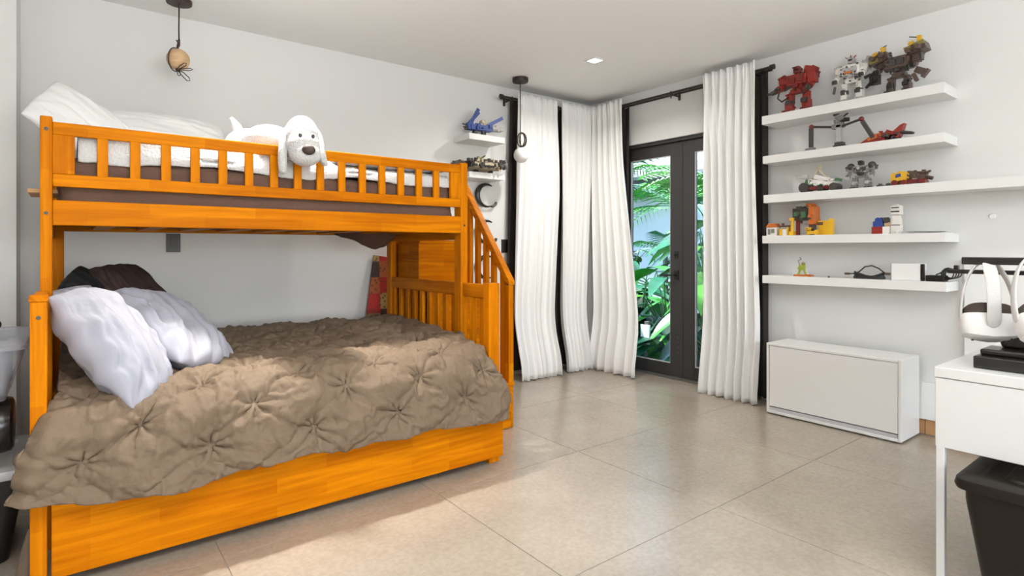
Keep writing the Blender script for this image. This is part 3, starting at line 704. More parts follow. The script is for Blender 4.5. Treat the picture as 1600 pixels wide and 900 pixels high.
M_ear = mat('white_plush_ear', (.62, .62, .615), 1.0, bump=.9, bscale=150, sheen=.4)
for sgn in (-1, 1):
    pth = [hc+SD*sgn*.05+Vector((0, 0, .085)), hc+SD*sgn*.076+Vector((0, 0, .04))+FW*.01, hc+SD*sgn*.085+Vector((0, 0, -.03))+FW*.02, hc+SD*sgn*(.088)+Vector((0, 0, -.105 if sgn < 0 else -.07))+FW*.03, hc+SD*sgn*(.085 if sgn < 0 else .105)+Vector((0, 0, -.165 if sgn < 0 else -.115))+FW*.035]
    e_ = MB(); rr_ = [.012, .03, .037, .04, .024]
    n_ = 12; vs = []
    for i_, p_ in enumerate(pth):
        for j_ in range(n_):
            a_ = 2*PI*j_/n_; vs.append(p_+SD*(math.sin(a_)*.013)+FW*(math.cos(a_)*rr_[i_]*1.0) if False else p_+FW*(math.sin(a_)*rr_[i_]*.9)+SD*(math.cos(a_)*(.011+rr_[i_]*.28)))
    fs = [(i_*n_+j_, i_*n_+(j_+1) % n_, (i_+1)*n_+(j_+1) % n_, (i_+1)*n_+j_) for i_ in range(4) for j_ in range(n_)] + [tuple(range(n_-1, -1, -1)), tuple(4*n_+j_ for j_ in range(n_))]
    e_.add(vs, fs); eo = obj('ear', e_, M_ear, dog, smooth='all'); ss = eo.modifiers.new('sub', 'SUBSURF'); ss.levels = ss.render_levels = 2
nc = hc+SD*.024+FW*.118+Vector((0, 0, -.052))
obj('nose', MB().ball(nc, (.030, .016, .024), 16, 10, mh), mat('brown_felt_nose', (.05, .028, .02), .6), dog, smooth='all')
for sx in (-.012, .044):
    q = hc+SD*sx+FW*(.101 if sx < 0 else .096)+Vector((0, 0, .016)); obj('eye', MB().ball(q, (.0085, .007, .011), 10, 8, mh), mat('grey_bead_eye', (.06, .06, .06), .25), dog, smooth='all')
# ================================================================== wall shelves
def shelf(label, y0, y1, zt, zb, xf=4.01):
    return tag(obj('wall_shelf', B(xf, XR-.001, y0, y1, zb, zt), M_white, bevel=.002), label, 'shelf')
ZS = [2.13, 1.837, 1.553, 1.256, .968]
shelf('white floating shelf, topmost of five on the right wall, with three tall robots', 1.09, 2.195, ZS[0], ZS[0]-.062)
shelf('white floating shelf, second from top, with the grey walker and red racer', 1.088, 2.188, ZS[1], ZS[1]-.055)
shelf('long white floating shelf, third from top, running out of the right edge', .55, 2.182, ZS[2], ZS[2]-.058)
shelf('white floating shelf, fourth from top, with small brick builds and papers', 1.082, 2.191, ZS[3], ZS[3]-.055)
shelf('white floating shelf, lowest of five, with cables and a white box', 1.08, 2.191, ZS[4], ZS[4]-.056)
for lab, x0, zt in (('small white shelf on the back wall under the blue winged ship', 2.60, 2.115), ('small white shelf on the back wall under the grey saucer ship', 2.60, 1.80)):
    tag(obj('wall_shelf', B(2.60, 2.966, 3.93, YB-.001, zt-.05, zt), M_white, bevel=.002), lab, 'shelf')

# ---- brick built toys
def bm_(name, c, r=.35): return mat(name, c, r)
K = {'red': bm_('red_brick', (.26, .018, .011)), 'darkred': bm_('dark_red_brick', (.16, .014, .01)), 'white': bm_('white_brick', (.74, .72, .68)), 'grey': bm_('grey_brick', (.20, .19, .18)),
     'dark': bm_('dark_grey_brick', (.045, .04, .036)), 'black': bm_('black_brick', (.012, .012, .012)), 'yellow': bm_('yellow_brick', (.70, .40, .02)), 'brown': bm_('brown_brick', (.085, .052, .04)),
     'tan': bm_('tan_brick', (.42, .30, .17)), 'orange': bm_('orange_brick', (.50, .13, .02)), 'blue': bm_('blue_brick', (.02, .055, .25)), 'green': bm_('green_brick', (.05, .14, .06)),
     'lime': bm_('lime_brick', (.30, .36, .05)), 'olive': bm_('olive_brick', (.22, .20, .05)), 'silver': bm_('silver_brick', (.42, .41, .40), .3), 'sand': bm_('sand_brick', (.52, .45, .32))}
rg = random.Random(11)
def greeb(mb, x0, x1, y0, y1, z0, z1, n, s=.03):
    """small plates and studs sitting on the faces of a block"""
    for _ in range(n):
        f = rg.randrange(5); a = rg.random(); b = rg.random()
        d = [s*(.4+rg.random()) for _ in range(3)]
        p = [x0+(x1-x0)*a, y0+(y1-y0)*b, z0+(z1-z0)*rg.random()]
        if f == 0: p[1] = y0
        elif f == 1: p[1] = y0; d[1] *= 1.5
        elif f == 2: p[0] = x0
        elif f == 3: p[0] = x1
        else: p[2] = z1
        mb.cbox(p, d)
    return mb
def place(t, loc, rz, sc=1):
    t.location = loc; t.rotation_euler = (0, 0, math.radians(rz)); t.scale = (sc, sc, sc)
def mech(label, c1, c2, c3, loc, h, w=1, head='head', arm=(0, 0), extra=None, lean=0, legs=.42, rz=-90, torso=1):
    """two legged robot, 1 unit tall, facing -y"""
    t = thing('toy_robot', label, 'toy robot', local=True)
    L = legs
    for s in (-1, 1):
        x = s*.17*w
        lg = obj('leg', greeb(MB().cbox((x, 0, L*.72), (.13*w, .14, L*.5), (0, 0, 0)).cbox((x*1.1, -.02, L*.32), (.15*w, .17, L*.42), (.06, 0, 0)), x-.07*w, x+.07*w, -.1, .08, L*.15, L*.9, 10), K[c1], t, bevel=.006)
        obj('foot', MB().cbox((x*1.15, -.05, .03), (.17*w, .27, .06)).cbox((x*1.15, -.02, .075), (.12*w, .15, .05)).cbox((x*1.15-.05*w, -.19, .022), (.05*w, .07, .044)).cbox((x*1.15+.05*w, -.19, .022), (.05*w, .07, .044)), K[c2], lg, bevel=.004)
        obj('knee', MB().cyl((x-.085*w, -.06, L*.5), (x+.085*w, -.06, L*.5), .05, n=10).cbox((x*1.05, -.12, L*.5), (.09*w, .05, .11)), K[c3], lg)
    q = torso
    tb = MB().cbox((0, 0, L+.02), (.30*w, .17, .10)).cbox((0, 0, L+.11), (.22*w, .15, .10)).cbox((0, -.01, L+.25), (.44*w*q, .26*q, .20)).cbox((0, -.05, L+.34), (.34*w*q, .22*q, .08))
    to = obj('torso', greeb(tb, -.22*w*q, .22*w*q, -.14*q, .12, L+.16, L+.36, 26), K[c1], t, bevel=.006)
    obj('chest_plate', greeb(MB().cbox((-.09*w, -.15*q, L+.27), (.14*w, .04, .12), (.15, 0, 0)).cbox((.09*w, -.15*q, L+.27), (.14*w, .04, .12), (.15, 0, 0)).cbox((0, -.13, L+.13), (.10*w, .05, .10)), -.12*w, .12*w, -.17*q, -.1, L+.1, L+.3, 6, .02), K[c2], to)
    obj('detail_bricks', greeb(greeb(MB(), -.22*w*q, .22*w*q, -.15*q, .12, L+.12, L+.38, 26, .034), -.16*w, .16*w, -.12, .08, L*.9, L+.16, 10, .03), K[c3], to)['kind'] = 'stuff'
    obj('backpack', greeb(MB().cbox((0, .16, L+.27), (.26*w, .12, .2)).cyl((-.08*w, .22, L+.14), (-.08*w, .2, L+.4), .035).cyl((.08*w, .22, L+.14), (.08*w, .2, L+.4), .035), -.1*w, .1*w, .1, .22, L+.2, L+.36, 8), K[c3], to)
    for i, s in enumerate((-1, 1)):
        x = s*.30*w*q; a = arm[i]
        d = Vector((s*.10, -math.sin(a), -math.cos(a))).normalized(); e = Vector((x, 0, L+.30)); el = e+d*.17; d2 = Vector((s*.02, -math.sin(a+.7), -math.cos(a+.7))); ha = el+d2*.19
        am = MB().cbox(tuple(e), (.16*w, .18, .15)); am.cyl(e, el, .045*w, n=8); am.cyl(el, ha, .06*w, .075*w, n=8)
        ao = obj('arm', greeb(am, e.x-.07, e.x+.07, -.09, .08, L+.24, L+.38, 9), K[c1], t, bevel=.005)
        hd = MB().cbox(tuple(ha+d2*.03), (.09*w, .09, .07))
        for k in (-1, 0, 1): hd.cbox(tuple(ha+d2*.09+Vector((k*.03*w, 0, 0))), (.022*w, .04, .07), (a*.6, 0, 0))
        obj('hand', hd, K[c3], ao)
        obj('shoulder_plate', MB().cbox((x*1.12, 0, L+.385), (.17*w, .2, .05), (0, s*.35, 0)).cbox((x*1.28, 0, L+.32), (.04*w, .17, .14)), K[c2], ao, bevel=.004)
    if head:
        z = L+.40
        ho = obj('head', greeb(MB().cyl((0, -.02, z-.03), (0, -.02, z+.03), .04, n=8).cbox((0, -.04, z+.08), (.14*w, .15, .12)).cbox((0, -.05, z+.15), (.10*w, .12, .04)), -.07*w, .07*w, -.12, .03, z+.04, z+.16, 6, .025), K[c2], t, bevel=.004)
        obj('visor', MB().cbox((0, -.125, z+.09), (.10*w, .02, .03)), K['black'], ho)
    if extra: extra(t, to, L)
    place(t, loc, rz, h); return t
def red_extra(t, to, L):
    obj('antenna', MB().cyl((-.10, .05, L+.36), (-.06, .05, L+.58), .012, n=6).cyl((.12, .05, L+.36), (.17, .04, L+.58), .012, n=6).cyl((.03, .08, L+.36), (.02, .08, L+.54), .009, n=6), K['dark'], to)
    obj('hose', MB().tube([(-.36, -.10, .62), (-.44, -.1, .38), (-.33, -.12, .28), (-.18, -.1, .36)], .018, 6), K['black'], to); obj('hose', MB().tube([(.1, -.13, .5), (.22, -.2, .34), (.30, -.14, .45)], .016, 6), K['black'], to)
    obj('cannon', MB().cyl((-.34, -.06, .60), (-.56, -.16, .50), .07, .05, n=10).cyl((-.56, -.16, .50), (-.64, -.18, .50), .03, n=8).cbox((-.30, .02, .66), (.2, .16, .14), (0, -.35, 0)), K['dark'], to)
    obj('shoulder_block', greeb(MB().cbox((.28, -.02, .86), (.24, .22, .22), (0, .3, 0)).cbox((.34, -.05, .70), (.16, .2, .22)), .2, .4, -.12, .1, .7, .95, 10), K['red'], to, bevel=.006)
mech('red and dark brick robot with a black hose, leftmost on the topmost right wall shelf', 'red', 'darkred', 'dark', (4.09, 1.965, ZS[0]), .31, 1.05, arm=(.5, .3), extra=red_extra, legs=.46)
def white_extra(t, to, L):
    obj('antenna', MB().cbox((0, -.1, 1.0), (.02, .02, .12)).cbox((-.06, -.1, .99), (.14, .015, .02), (0, .7, 0)).cbox((.06, -.1, .99), (.14, .015, .02), (0, -.7, 0)), K['red'], to)
    obj('chest_stripe', MB().cbox((-.03, -.17, L+.2), (.16, .03, .05)), K['orange'], to)
    obj('wing_binder', MB().cbox((.24, .12, .86), (.07, .05, .34), (0, .35, 0)).cbox((.34, .10, .80), (.05, .04, .3), (0, .6, 0)).cbox((-.22, .12, .82), (.06, .05, .24), (0, -.4, 0)), K['silver'], to)
    obj('rifle', MB().cyl((.30, -.1, .46), (.52, -.2, .52), .022, n=8).cbox((.36, -.12, .49), (.14, .05, .06), (0, -.3, 0)).cyl((-.34, -.1, .40), (-.37, -.1, .24), .03, n=8), K['dark'], to)
mech('white brick robot with a red crest, middle of the topmost right wall shelf', 'white', 'silver', 'dark', (4.09, 1.612, ZS[0]), .285, .9, arm=(.3, .5), extra=white_extra, legs=.46)
def big_extra(t, to, L):
    for s in (-1, 1):
        x = s*.33
        c = obj('shoulder_cannon', greeb(MB().cbox((x, -.02, .80+.03*s), (.34, .34, .17), (0, -.28, 0)).cyl((x-.08, -.2, .78), (x-.08, -.36, .76), .05, n=10).cyl((x+.08, -.2, .82), (x+.08, -.36, .80), .05, n=10), x-.16, x+.16, -.2, .14, .74, .9, 18), K['brown'], to, bevel=.006)
        obj('yellow_grab', MB().cbox((x+.04, -.06, .965+.03*s), (.07, .10, .18), (0, .2 if s < 0 else 0, 0)).cbox((x-.10, -.06, .93+.03*s), (.10, .10, .07), (0, -.5, 0)), K['yellow'], c)
        obj('barrel', MB().cyl((x, -.08, 1.03+.03*s), (x+(.13 if s < 0 else -.12), -.12, 1.06+.03*s), .012, n=6), K['dark'], c)
    for c_, d_ in (((-.42, -.18, .74), .17), ((.40, -.18, .90), .17), ((.2, -.18, .84), .12)): obj('olive_plate', MB().cbox(c_, (d_, .06, .08), (0, -.22, 0)), K['olive'], to)
    obj('left_gun', greeb(MB().cbox((-.40, -.16, .36), (.15, .22, .2)).cyl((-.42, -.25, .30), (-.47, -.42, .16), .045, .03, n=8).cyl((-.34, -.25, .32), (-.38, -.40, .2), .03, n=8), -.46, -.34, -.28, -.05, .28, .45, 8), K['black'], to)
    obj('right_claw', MB().cbox((.40, -.1, .36), (.16, .16, .12), (0, .5, 0)).cbox((.50, -.14, .28), (.05, .12, .18), (0, .7, 0)).cbox((.32, -.14, .24), (.06, .1, .16), (0, -.4, 0)), K['brown'], to)
mech('big dark brown brick robot with yellow grabs, right end of the topmost right wall shelf', 'brown', 'dark', 'black', (4.10, 1.345, ZS[0]), .30, .82, head='', arm=(.6, .6), extra=big_extra, legs=.36, torso=1.25)
def grey_extra(t, to, L):
    obj('shoulder_ball', MB().ball((-.34, -.02, .80), .13, 12, 8).ball((.34, -.02, .80), .13, 12, 8).ball((0, -.06, .60), .15, 12, 8), K['dark'], to, smooth='all')
    obj('chest_lamp', MB().cyl((-.05, -.17, .72), (-.05, -.2, .72), .05, n=12), K['silver'], to)
mech('dark silver brick robot with ball shoulders, middle of the long third shelf', 'grey', 'dark', 'silver', (4.09, 1.558, ZS[2]), .185, 1.2, arm=(.15, .15), extra=grey_extra, legs=.42)
# spider like walker
t = thing('toy_walker', 'grey and black brick walker with bent legs on the second shelf', 'toy robot', local=True)
b = greeb(MB().cbox((0, 0, .70), (.20, .22, .22)).cbox((.06, -.02, .86), (.18, .2, .1)).cbox((-.1, -.04, .62), (.12, .16, .12)), -.1, .12, -.11, .1, .6, .9, 26, .04)
to = obj('body', b, K['grey'], t, bevel=.006)
obj('gun', MB().cyl((.06, -.08, .76), (.32, -.14, .74), .035, n=8).cyl((.06, -.02, .84), (.30, -.08, .80), .028, n=8).cbox((-.02, -.05, .99), (.22, .08, .05), (0, -.3, 0)).cbox((.2, -.06, .92), (.14, .04, .03), (0, -.5, 0)), K['black'], to)
obj('column', greeb(MB().cbox((0, .0, .40), (.13, .13, .42)).cbox((0, -.01, .62), (.16, .2, .08)), -.06, .06, -.06, .06, .2, .55, 8), K['silver'], t)
obj('base', MB().cbox((.04, -.02, .04), (.30, .26, .08)).cbox((.02, 0, .12), (.22, .2, .1)), K['dark'], t, bevel=.004)
for hx, kx, fx, yy_ in ((-.1, -.72, -.70, -.05), (.1, .62, .95, -.04)):
    l = obj('leg', MB().cyl((hx, yy_, .62), (kx, yy_-.06, .72), .035, n=8).cbox(((kx+fx)/2+(-.02 if hx < 0 else .0), yy_-.06, .40), (.10, .10, .56), (0, 0 if hx < 0 else -.5, 0)), K['dark'], t)
    obj('knee', MB().ball((kx, yy_-.06, .72), .07, 12, 8), K['darkred'], l, smooth='all')
    if hx < 0: obj('foot', MB().cbox((fx-.04, yy_-.08, .05), (.22, .2, .09), (0, -.15, 0)).cbox((fx-.15, yy_-.08, .02), (.12, .12, .04)), K['grey'], l)
place(t, (4.10, 1.70, ZS[1]), -90, .235)
# red racer
t = thing('toy_racer', 'long red brick racer with a pointed yellow tip on the second shelf', 'toy vehicle', local=True)
prof = [(-.5, .03), (-.38, .10), (-.12, .25), (.06, .27), (.1, .20), (.2, .33), (.34, .26), (.5, .40), (.6, .44), (.5, .12), (.3, .04)]
to = obj('hull', greeb(MB().prism(prof, 'Y', -.10, .12), -.1, .45, -.1, .12, .08, .28, 22, .05), K['red'], t, bevel=.006)
obj('nose', MB().cbox((-.55, 0, .035), (.22, .10, .05), (0, -.12, 0)).cbox((-.76, 0, .02), (.26, .04, .025)), K['yellow'], t)
obj('side_stripe', MB().cbox((-.10, -.112, .17), (.34, .03, .10), (0, -.3, 0)), K['orange'], to)
obj('engine', greeb(MB().cbox((.30, 0, .10), (.30, .2, .14)).cyl((.5, -.06, .22), (.78, -.06, .16), .05, .03, n=8).cyl((.5, .06, .22), (.78, .06, .16), .05, .03, n=8).cbox((.18, -.12, .17), (.16, .06, .08)), .2, .45, -.1, .1, .05, .2, 12, .05), K['dark'], t)
place(t, (4.10, 1.455, ZS[1]), -90, .235)
# triangular ship
t = thing('toy_ship', 'white and green brick ship with a tall triangular frame on the long third shelf', 'toy vehicle', local=True)
o = MB().cbox((-.24, 0, .56), (.07, .08, .95), (0, .5, 0)).cbox((.26, 0, .50), (.07, .08, 1.05), (0, -.72, 0)).cbox((.0, 0, .92), (.12, .1, .12))
obj('frame', o, K['sand'], t, bevel=.006)
obj('hull', greeb(MB().cbox((.08, 0, .32), (.9, .4, .2), (0, .16, 0)).cbox((.1, -.1, .50), (.5, .2, .16), (0, .3, 0)), -.35, .5, -.22, .18, .24, .45, 34, .08), K['white'], t, bevel=.006)
for x_, r_ in ((-.5, .19), (.55, .145), (.1, .12)): obj('wheel', MB().cyl((x_, -.25, r_), (x_, .2, r_), r_, n=14), K['dark'], t)
for c_, d_ in (((-.3, -.2, .37), (.3, .08, .16)), ((.68, -.1, .40), (.22, .1, .1)), ((.1, -.22, .24), (.16, .06, .1))): obj('green_plate', MB().cbox(c_, d_, (0, .3, 0)), K['green'], t)
obj('chassis', greeb(MB().cbox((0, 0, .15), (1.0, .36, .12)), -.5, .5, -.2, .18, .1, .2, 16, .07), K['darkred'], t)
obj('side_gun', MB().cyl((-.35, -.1, .55), (-.8, -.2, .60), .05, .03, n=8).cbox((-.5, -.12, .65), (.2, .1, .1)), K['silver'], t)
place(t, (4.10, 1.822, ZS[2]), -90, .185)
# yellow vehicle
t = thing('toy_vehicle', 'yellow and dark brown brick vehicle at the right of the long third shelf', 'toy vehicle', local=True)
to = obj('cab', greeb(MB().cbox((-.28, 0, .30), (.34, .3, .28), (0, -.2, 0)).cbox((-.42, -.02, .26), (.16, .24, .26)).cyl((-.1, -.17, .30), (-.1, .1, .30), .15, n=12), -.45, -.12, -.15, .12, .2, .44, 14, .06), K['yellow'], t, bevel=.006)
obj('cab_window', MB().cbox((-.27, -.16, .33), (.16, .03, .1), (0, -.2, 0)), K['blue'], to)
obj('engine', greeb(MB().cbox((.22, 0, .32), (.5, .3, .22), (0, .15, 0)).cyl((.4, -.1, .3), (.62, -.16, .40), .04, n=8).cyl((.4, .05, .25), (.62, .05, .18), .06, n=8), 0, .45, -.16, .12, .2, .42, 26, .07), K['brown'], t)
obj('chassis', greeb(MB().cbox((.12, 0, .12), (.7, .24, .12)).cyl((-.1, -.2, .09), (-.1, .16, .09), .09, n=10).cyl((.4, -.2, .09), (.4, .16, .09), .09, n=10).cyl((-.38, -.16, .10), (-.38, .12, .10), .10, n=10), -.1, .4, -.14, .1, .1, .18, 12, .05), K['darkred'], t)
place(t, (4.10, 1.292, ZS[2]), -90, .19)
for y, s, l in ((1.445, .035, 'tiny dark brick piece on the long third shelf, left of the other dark piece'), (1.398, .03, 'tiny dark brick piece on the long third shelf, next to the yellow vehicle')):
    o = MB().cbox((4.08, y, ZS[2]+.007), (.03, s, .014)).cyl((4.075, y-.006, ZS[2]+.014), (4.075, y-.006, ZS[2]+.022), .006, n=8).cyl((4.075, y+.006, ZS[2]+.014), (4.075, y+.006, ZS[2]+.022), .006, n=8)
    tag(obj('brick_piece', o, K['dark']), l, 'toy brick')
# fourth shelf
z4 = ZS[3]
t = thing('toy_hut', 'tiny white brick hut with an orange roof, left end of the fourth shelf', 'toy building', (4.08, 2.142, z4))
obj('wall', MB().box(4.05, 4.11, 2.105, 2.18, z4, z4+.062), K['white'], t); obj('roof', MB().prism([(2.10, z4+.062), (2.185, z4+.062), (2.165, z4+.09), (2.12, z4+.09)], 'X', 4.045, 4.115), K['orange'], t, bevel=.002)
obj('window', MB().box(4.048, 4.05, 2.12, 2.145, z4+.02, z4+.05).box(4.048, 4.05, 2.15, 2.17, z4+.01, z4+.05), K['grey'], t)
t = thing('toy_cart', 'tiny yellow and grey brick cart between the white hut and the dark gate', 'toy vehicle', (4.08, 2.05, z4))
obj('block', MB().box(4.05, 4.10, 2.065, 2.085, z4, z4+.05).box(4.05, 4.10, 2.02, 2.03, z4, z4+.06), K['yellow'], t); obj('crate', MB().box(4.05, 4.10, 2.032, 2.062, z4, z4+.045), K['white'], t); obj('top', MB().cbox((4.075, 2.045, z4+.068), (.02, .07, .012)).cbox((4.075, 2.07, z4+.08), (.015, .012, .02)), K['brown'], t)
t = thing('toy_gate', 'dark brick gate with a chunky orange and black top on the fourth shelf', 'toy building', (4.10, 1.92, z4))
obj('pillar', MB().box(4.07, 4.13, 1.955, 1.975, z4, z4+.105), K['darkred'], t); obj('pillar', MB().box(4.07, 4.13, 1.862, 1.885, z4, z4+.105), K['brown'], t)
obj('top_block', greeb(MB().box(4.06, 4.14, 1.875, 1.995, z4+.105, z4+.19), 4.06, 4.14, 1.875, 1.995, z4+.11, z4+.19, 26, .024), K['dark'], t, bevel=.002)
obj('top_panel', MB().box(4.052, 4.06, 1.90, 1.935, z4+.125, z4+.165).cbox((4.055, 1.965, z4+.15), (.012, .03, .03)), K['green'], t)
obj('orange_side', greeb(MB().box(4.05, 4.15, 1.845, 1.88, z4+.075, z4+.20).cbox((4.10, 1.885, z4+.212), (.06, .045, .02)), 4.05, 4.15, 1.845, 1.88, z4+.08, z4+.2, 10, .018), K['orange'], t, bevel=.002)
obj('grey_door', MB().box(4.09, 4.10, 1.886, 1.954, z4, z4+.085), K['silver'], t)
obj('yellow_lamp', MB().cyl((4.06, 1.995, z4+.03), (4.06, 1.995, z4+.115), .012, n=8).cbox((4.06, 1.995, z4+.115), (.03, .03, .02)).cbox((4.06, 1.995, z4+.015), (.04, .03, .03)), K['yellow'], t)
t = thing('toy_block', 'bright yellow upright brick block right of the dark gate on the fourth shelf', 'toy brick', (4.11, 1.785, z4))
obj('block', MB().box(4.09, 4.13, 1.742, 1.835, z4, z4+.10).box(4.09, 4.13, 1.742, 1.762, z4+.1, z4+.112), K['yellow'], t, bevel=.002)
obj('brown_plate', MB().box(4.086, 4.09, 1.80, 1.83, z4+.07, z4+.09), K['brown'], t)
t = thing('toy_cub', 'small yellow and black brick animal crouching before the yellow block', 'toy brick', (4.06, 1.85, z4))
obj('body', MB().cbox((4.05, 1.85, z4+.022), (.03, .07, .03)).cbox((4.05, 1.878, z4+.04), (.03, .028, .028)).cbox((4.05, 1.88, z4+.006), (.03, .012, .012)).cbox((4.05, 1.825, z4+.006), (.03, .012, .012)), K['yellow'], t, bevel=.002)
obj('patches', MB().cbox((4.048, 1.843, z4+.036), (.03, .02, .014)).cbox((4.034, 1.882, z4+.044), (.004, .006, .006)), K['black'], t)
t = thing('brick_stack', 'stack of red and blue toy bricks with brown bits on the fourth shelf', 'toy brick', (4.10, 1.45, z4))
def brick(x0, x1, y0, y1, z, h, ny):
    o = MB().box(x0, x1, y0, y1, z, z+h)
    for k in range(ny):
        for xx in (x0+.013, x1-.013): o.cyl((xx, y0+(k+.5)*(y1-y0)/ny, z+h), (xx, y0+(k+.5)*(y1-y0)/ny, z+h+.005), .0065, n=8)
    return o
obj('brick', brick(4.07, 4.12, 1.43, 1.492, z4, .046, 3), K['red'], t); obj('brick', brick(4.07, 4.12, 1.42, 1.485, z4+.046, .034, 3), K['blue'], t)
obj('brick', brick(4.075, 4.115, 1.435, 1.475, z4+.080, .020, 2), K['blue'], t); obj('brick', brick(4.07, 4.12, 1.395, 1.43, z4, .046, 2), K['white'], t)
obj('brick', brick(4.07, 4.11, 1.392, 1.425, z4+.046, .022, 2), K['tan'], t); obj('brick', brick(4.07, 4.11, 1.40, 1.43, z4+.068, .032, 2), K['dark'], t)
t = thing('block_figure', 'upright white toy block figure beside the red and blue bricks', 'toy figure', (4.11, 1.372, z4))
obj('legs', MB().box(4.09, 4.13, 1.335, 1.392, z4, z4+.055).box(4.075, 4.09, 1.34, 1.36, z4, z4+.02), K['white'], t, bevel=.002); obj('torso', MB().prism([(1.335, z4+.055), (1.395, z4+.055), (1.385, z4+.115), (1.345, z4+.115)], 'X', 4.09, 4.13), K['white'], t, bevel=.002)
obj('head', MB().box(4.085, 4.135, 1.336, 1.394, z4+.118, z4+.178).cyl((4.11, 1.365, z4+.178), (4.11, 1.365, z4+.186), .014, n=10), K['white'], t, bevel=.004)
obj('slots', MB().box(4.083, 4.085, 1.345, 1.385, z4+.160, z4+.166).box(4.083, 4.085, 1.342, 1.388, z4+.135, z4+.143).box(4.088, 4.09, 1.34, 1.388, z4+.052, z4+.057), K['black'], t)
for k, (y0_, y1_, l) in enumerate(((1.11, 1.31, 'upper white paper sheet at the right end of the fourth shelf'), (1.098, 1.325, 'lower white paper sheet at the right end of the fourth shelf'))):
    u = np.linspace(0, 1, 14)[:, None]+np.zeros((1, 6)); v = np.linspace(0, 1, 6)[None, :]+np.zeros((14, 1))
    P = np.stack([4.03+.18*v, y0_+(y1_-y0_)*u, z4+.012-.008*k+.0035*(fbm(u*3+k, v*2, 2)+.2)], -1)
    tag(obj('paper_sheet', MB().grid(P), M_whitem, smooth='all', solid=.0015), l, 'paper')
# lowest shelf
z5 = ZS[4]
t = thing('toy_figure', 'little green toy figure with a clear arc on the lowest right wall shelf', 'toy figure', (4.09, 1.94, z5))
obj('base', MB().cbox((4.09, 1.94, z5+.006), (.05, .10, .012)).cbox((4.09, 1.885, z5+.01), (.03, .04, .008), (.2, 0, 0)), K['orange'], t)
obj('body', MB().cbox((4.085, 1.935, z5+.062), (.025, .035, .035)).cyl((4.085, 1.95, z5+.05), (4.085, 1.965, z5+.012), .008, n=8).cyl((4.085, 1.925, z5+.05), (4.085, 1.91, z5+.012), .008, n=8).cbox((4.085, 1.955, z5+.06), (.016, .02, .03), (.5, 0, 0)), K['lime'], t, bevel=.003)
obj('head', MB().ball((4.085, 1.93, z5+.088), (.013, .014, .013), 10, 8), K['olive'], t, smooth='all')
obj('arc', MB().tube([(4.085, 1.955, z5+.075), (4.085, 1.965, z5+.11), (4.085, 1.945, z5+.12), (4.085, 1.955, z5+.135)], .004, 6), K['grey'], t)
obj('flame', MB().cbox((4.09, 1.965, z5+.028), (.01, .012, .035), (.3, 0, 0)).cbox((4.09, 1.905, z5+.025), (.01, .012, .03), (-.3, 0, 0)), K['white'], t)
tag(obj('screw', MB().cyl((4.05, 1.745, z5), (4.05, 1.745, z5+.006), .006, n=8).cyl((4.05, 1.745, z5+.006), (4.05, 1.745, z5+.012), .003, n=8), K['dark']), 'tiny dark screw lying alone in the middle of the lowest right wall shelf', 'screw')
M_cable = mat('black_cable', (.012, .012, .012), .45)
t = thing('cable', 'black cable bundle with a looping lead on the lowest right wall shelf', 'cable', (4.09, 1.5, z5))
o = MB()
for k in range(7):
    yy_ = 1.60-.2*rg.random(); pts_ = []
    for j in range(16):
        a_ = 2*PI*j/16; pts_.append((4.09+.03*math.sin(a_)+.01*rg.random(), 1.51+.085*math.cos(a_)+.01*rg.random(), z5+.007+.006*k*(.6+.4*math.cos(a_*2))))
    o.tube(pts_, .0055, 6, closed=True)
obj('coil', o, M_cable, t, smooth=True)
obj('lead', MB().tube([(4.07, 1.63, z5+.03), (4.07, 1.60, z5+.032), (4.07, 1.565, z5+.045), (4.07, 1.53, z5+.078), (4.07, 1.49, z5+.086), (4.07, 1.45, z5+.068), (4.07, 1.415, z5+.04), (4.07, 1.395, z5+.035)], .004, 6), M_cable, t, smooth=True)
obj('plug', MB().cbox((4.07, 1.637, z5+.03), (.016, .03, .014)).cbox((4.07, 1.40, z5+.036), (.014, .03, .014)), K['brown'], t, bevel=.002)
t = thing('router_box', 'plain white box with a black edge standing on the lowest right wall shelf', 'box', (4.11, 1.3, z5))
obj('case', B(4.06, 4.17, 1.222, 1.378, z5, z5+.104), M_white, t, bevel=.003); obj('edge_plate', B(4.056, 4.08, 1.205, 1.2215, z5, z5+.102), M_plastic, t, bevel=.003)
t = thing('power_adapter', 'flat black power adapter right of the white box on the lowest shelf', 'adapter', (4.1, 1.15, z5))
obj('body', B(4.06, 4.14, 1.105, 1.198, z5, z5+.036), M_plastic, t, bevel=.004)
o = MB()
for k in range(4):
    o.tube([(4.085+.012*math.sin(a_)+.006*k, 1.095-.008*k+(.03+.003*k)*math.cos(a_), z5+.046+(.034-.003*k)*math.sin(a_)) for a_ in [2*PI*j/20 for j in range(20)]], .0035, 6, closed=True)
o.tube([(4.08, 1.15, z5+.04), (4.078, 1.13, z5+.05), (4.08, 1.10, z5+.075)], .0035, 6)
obj('cord_loop', o, M_cable, t, smooth=True)
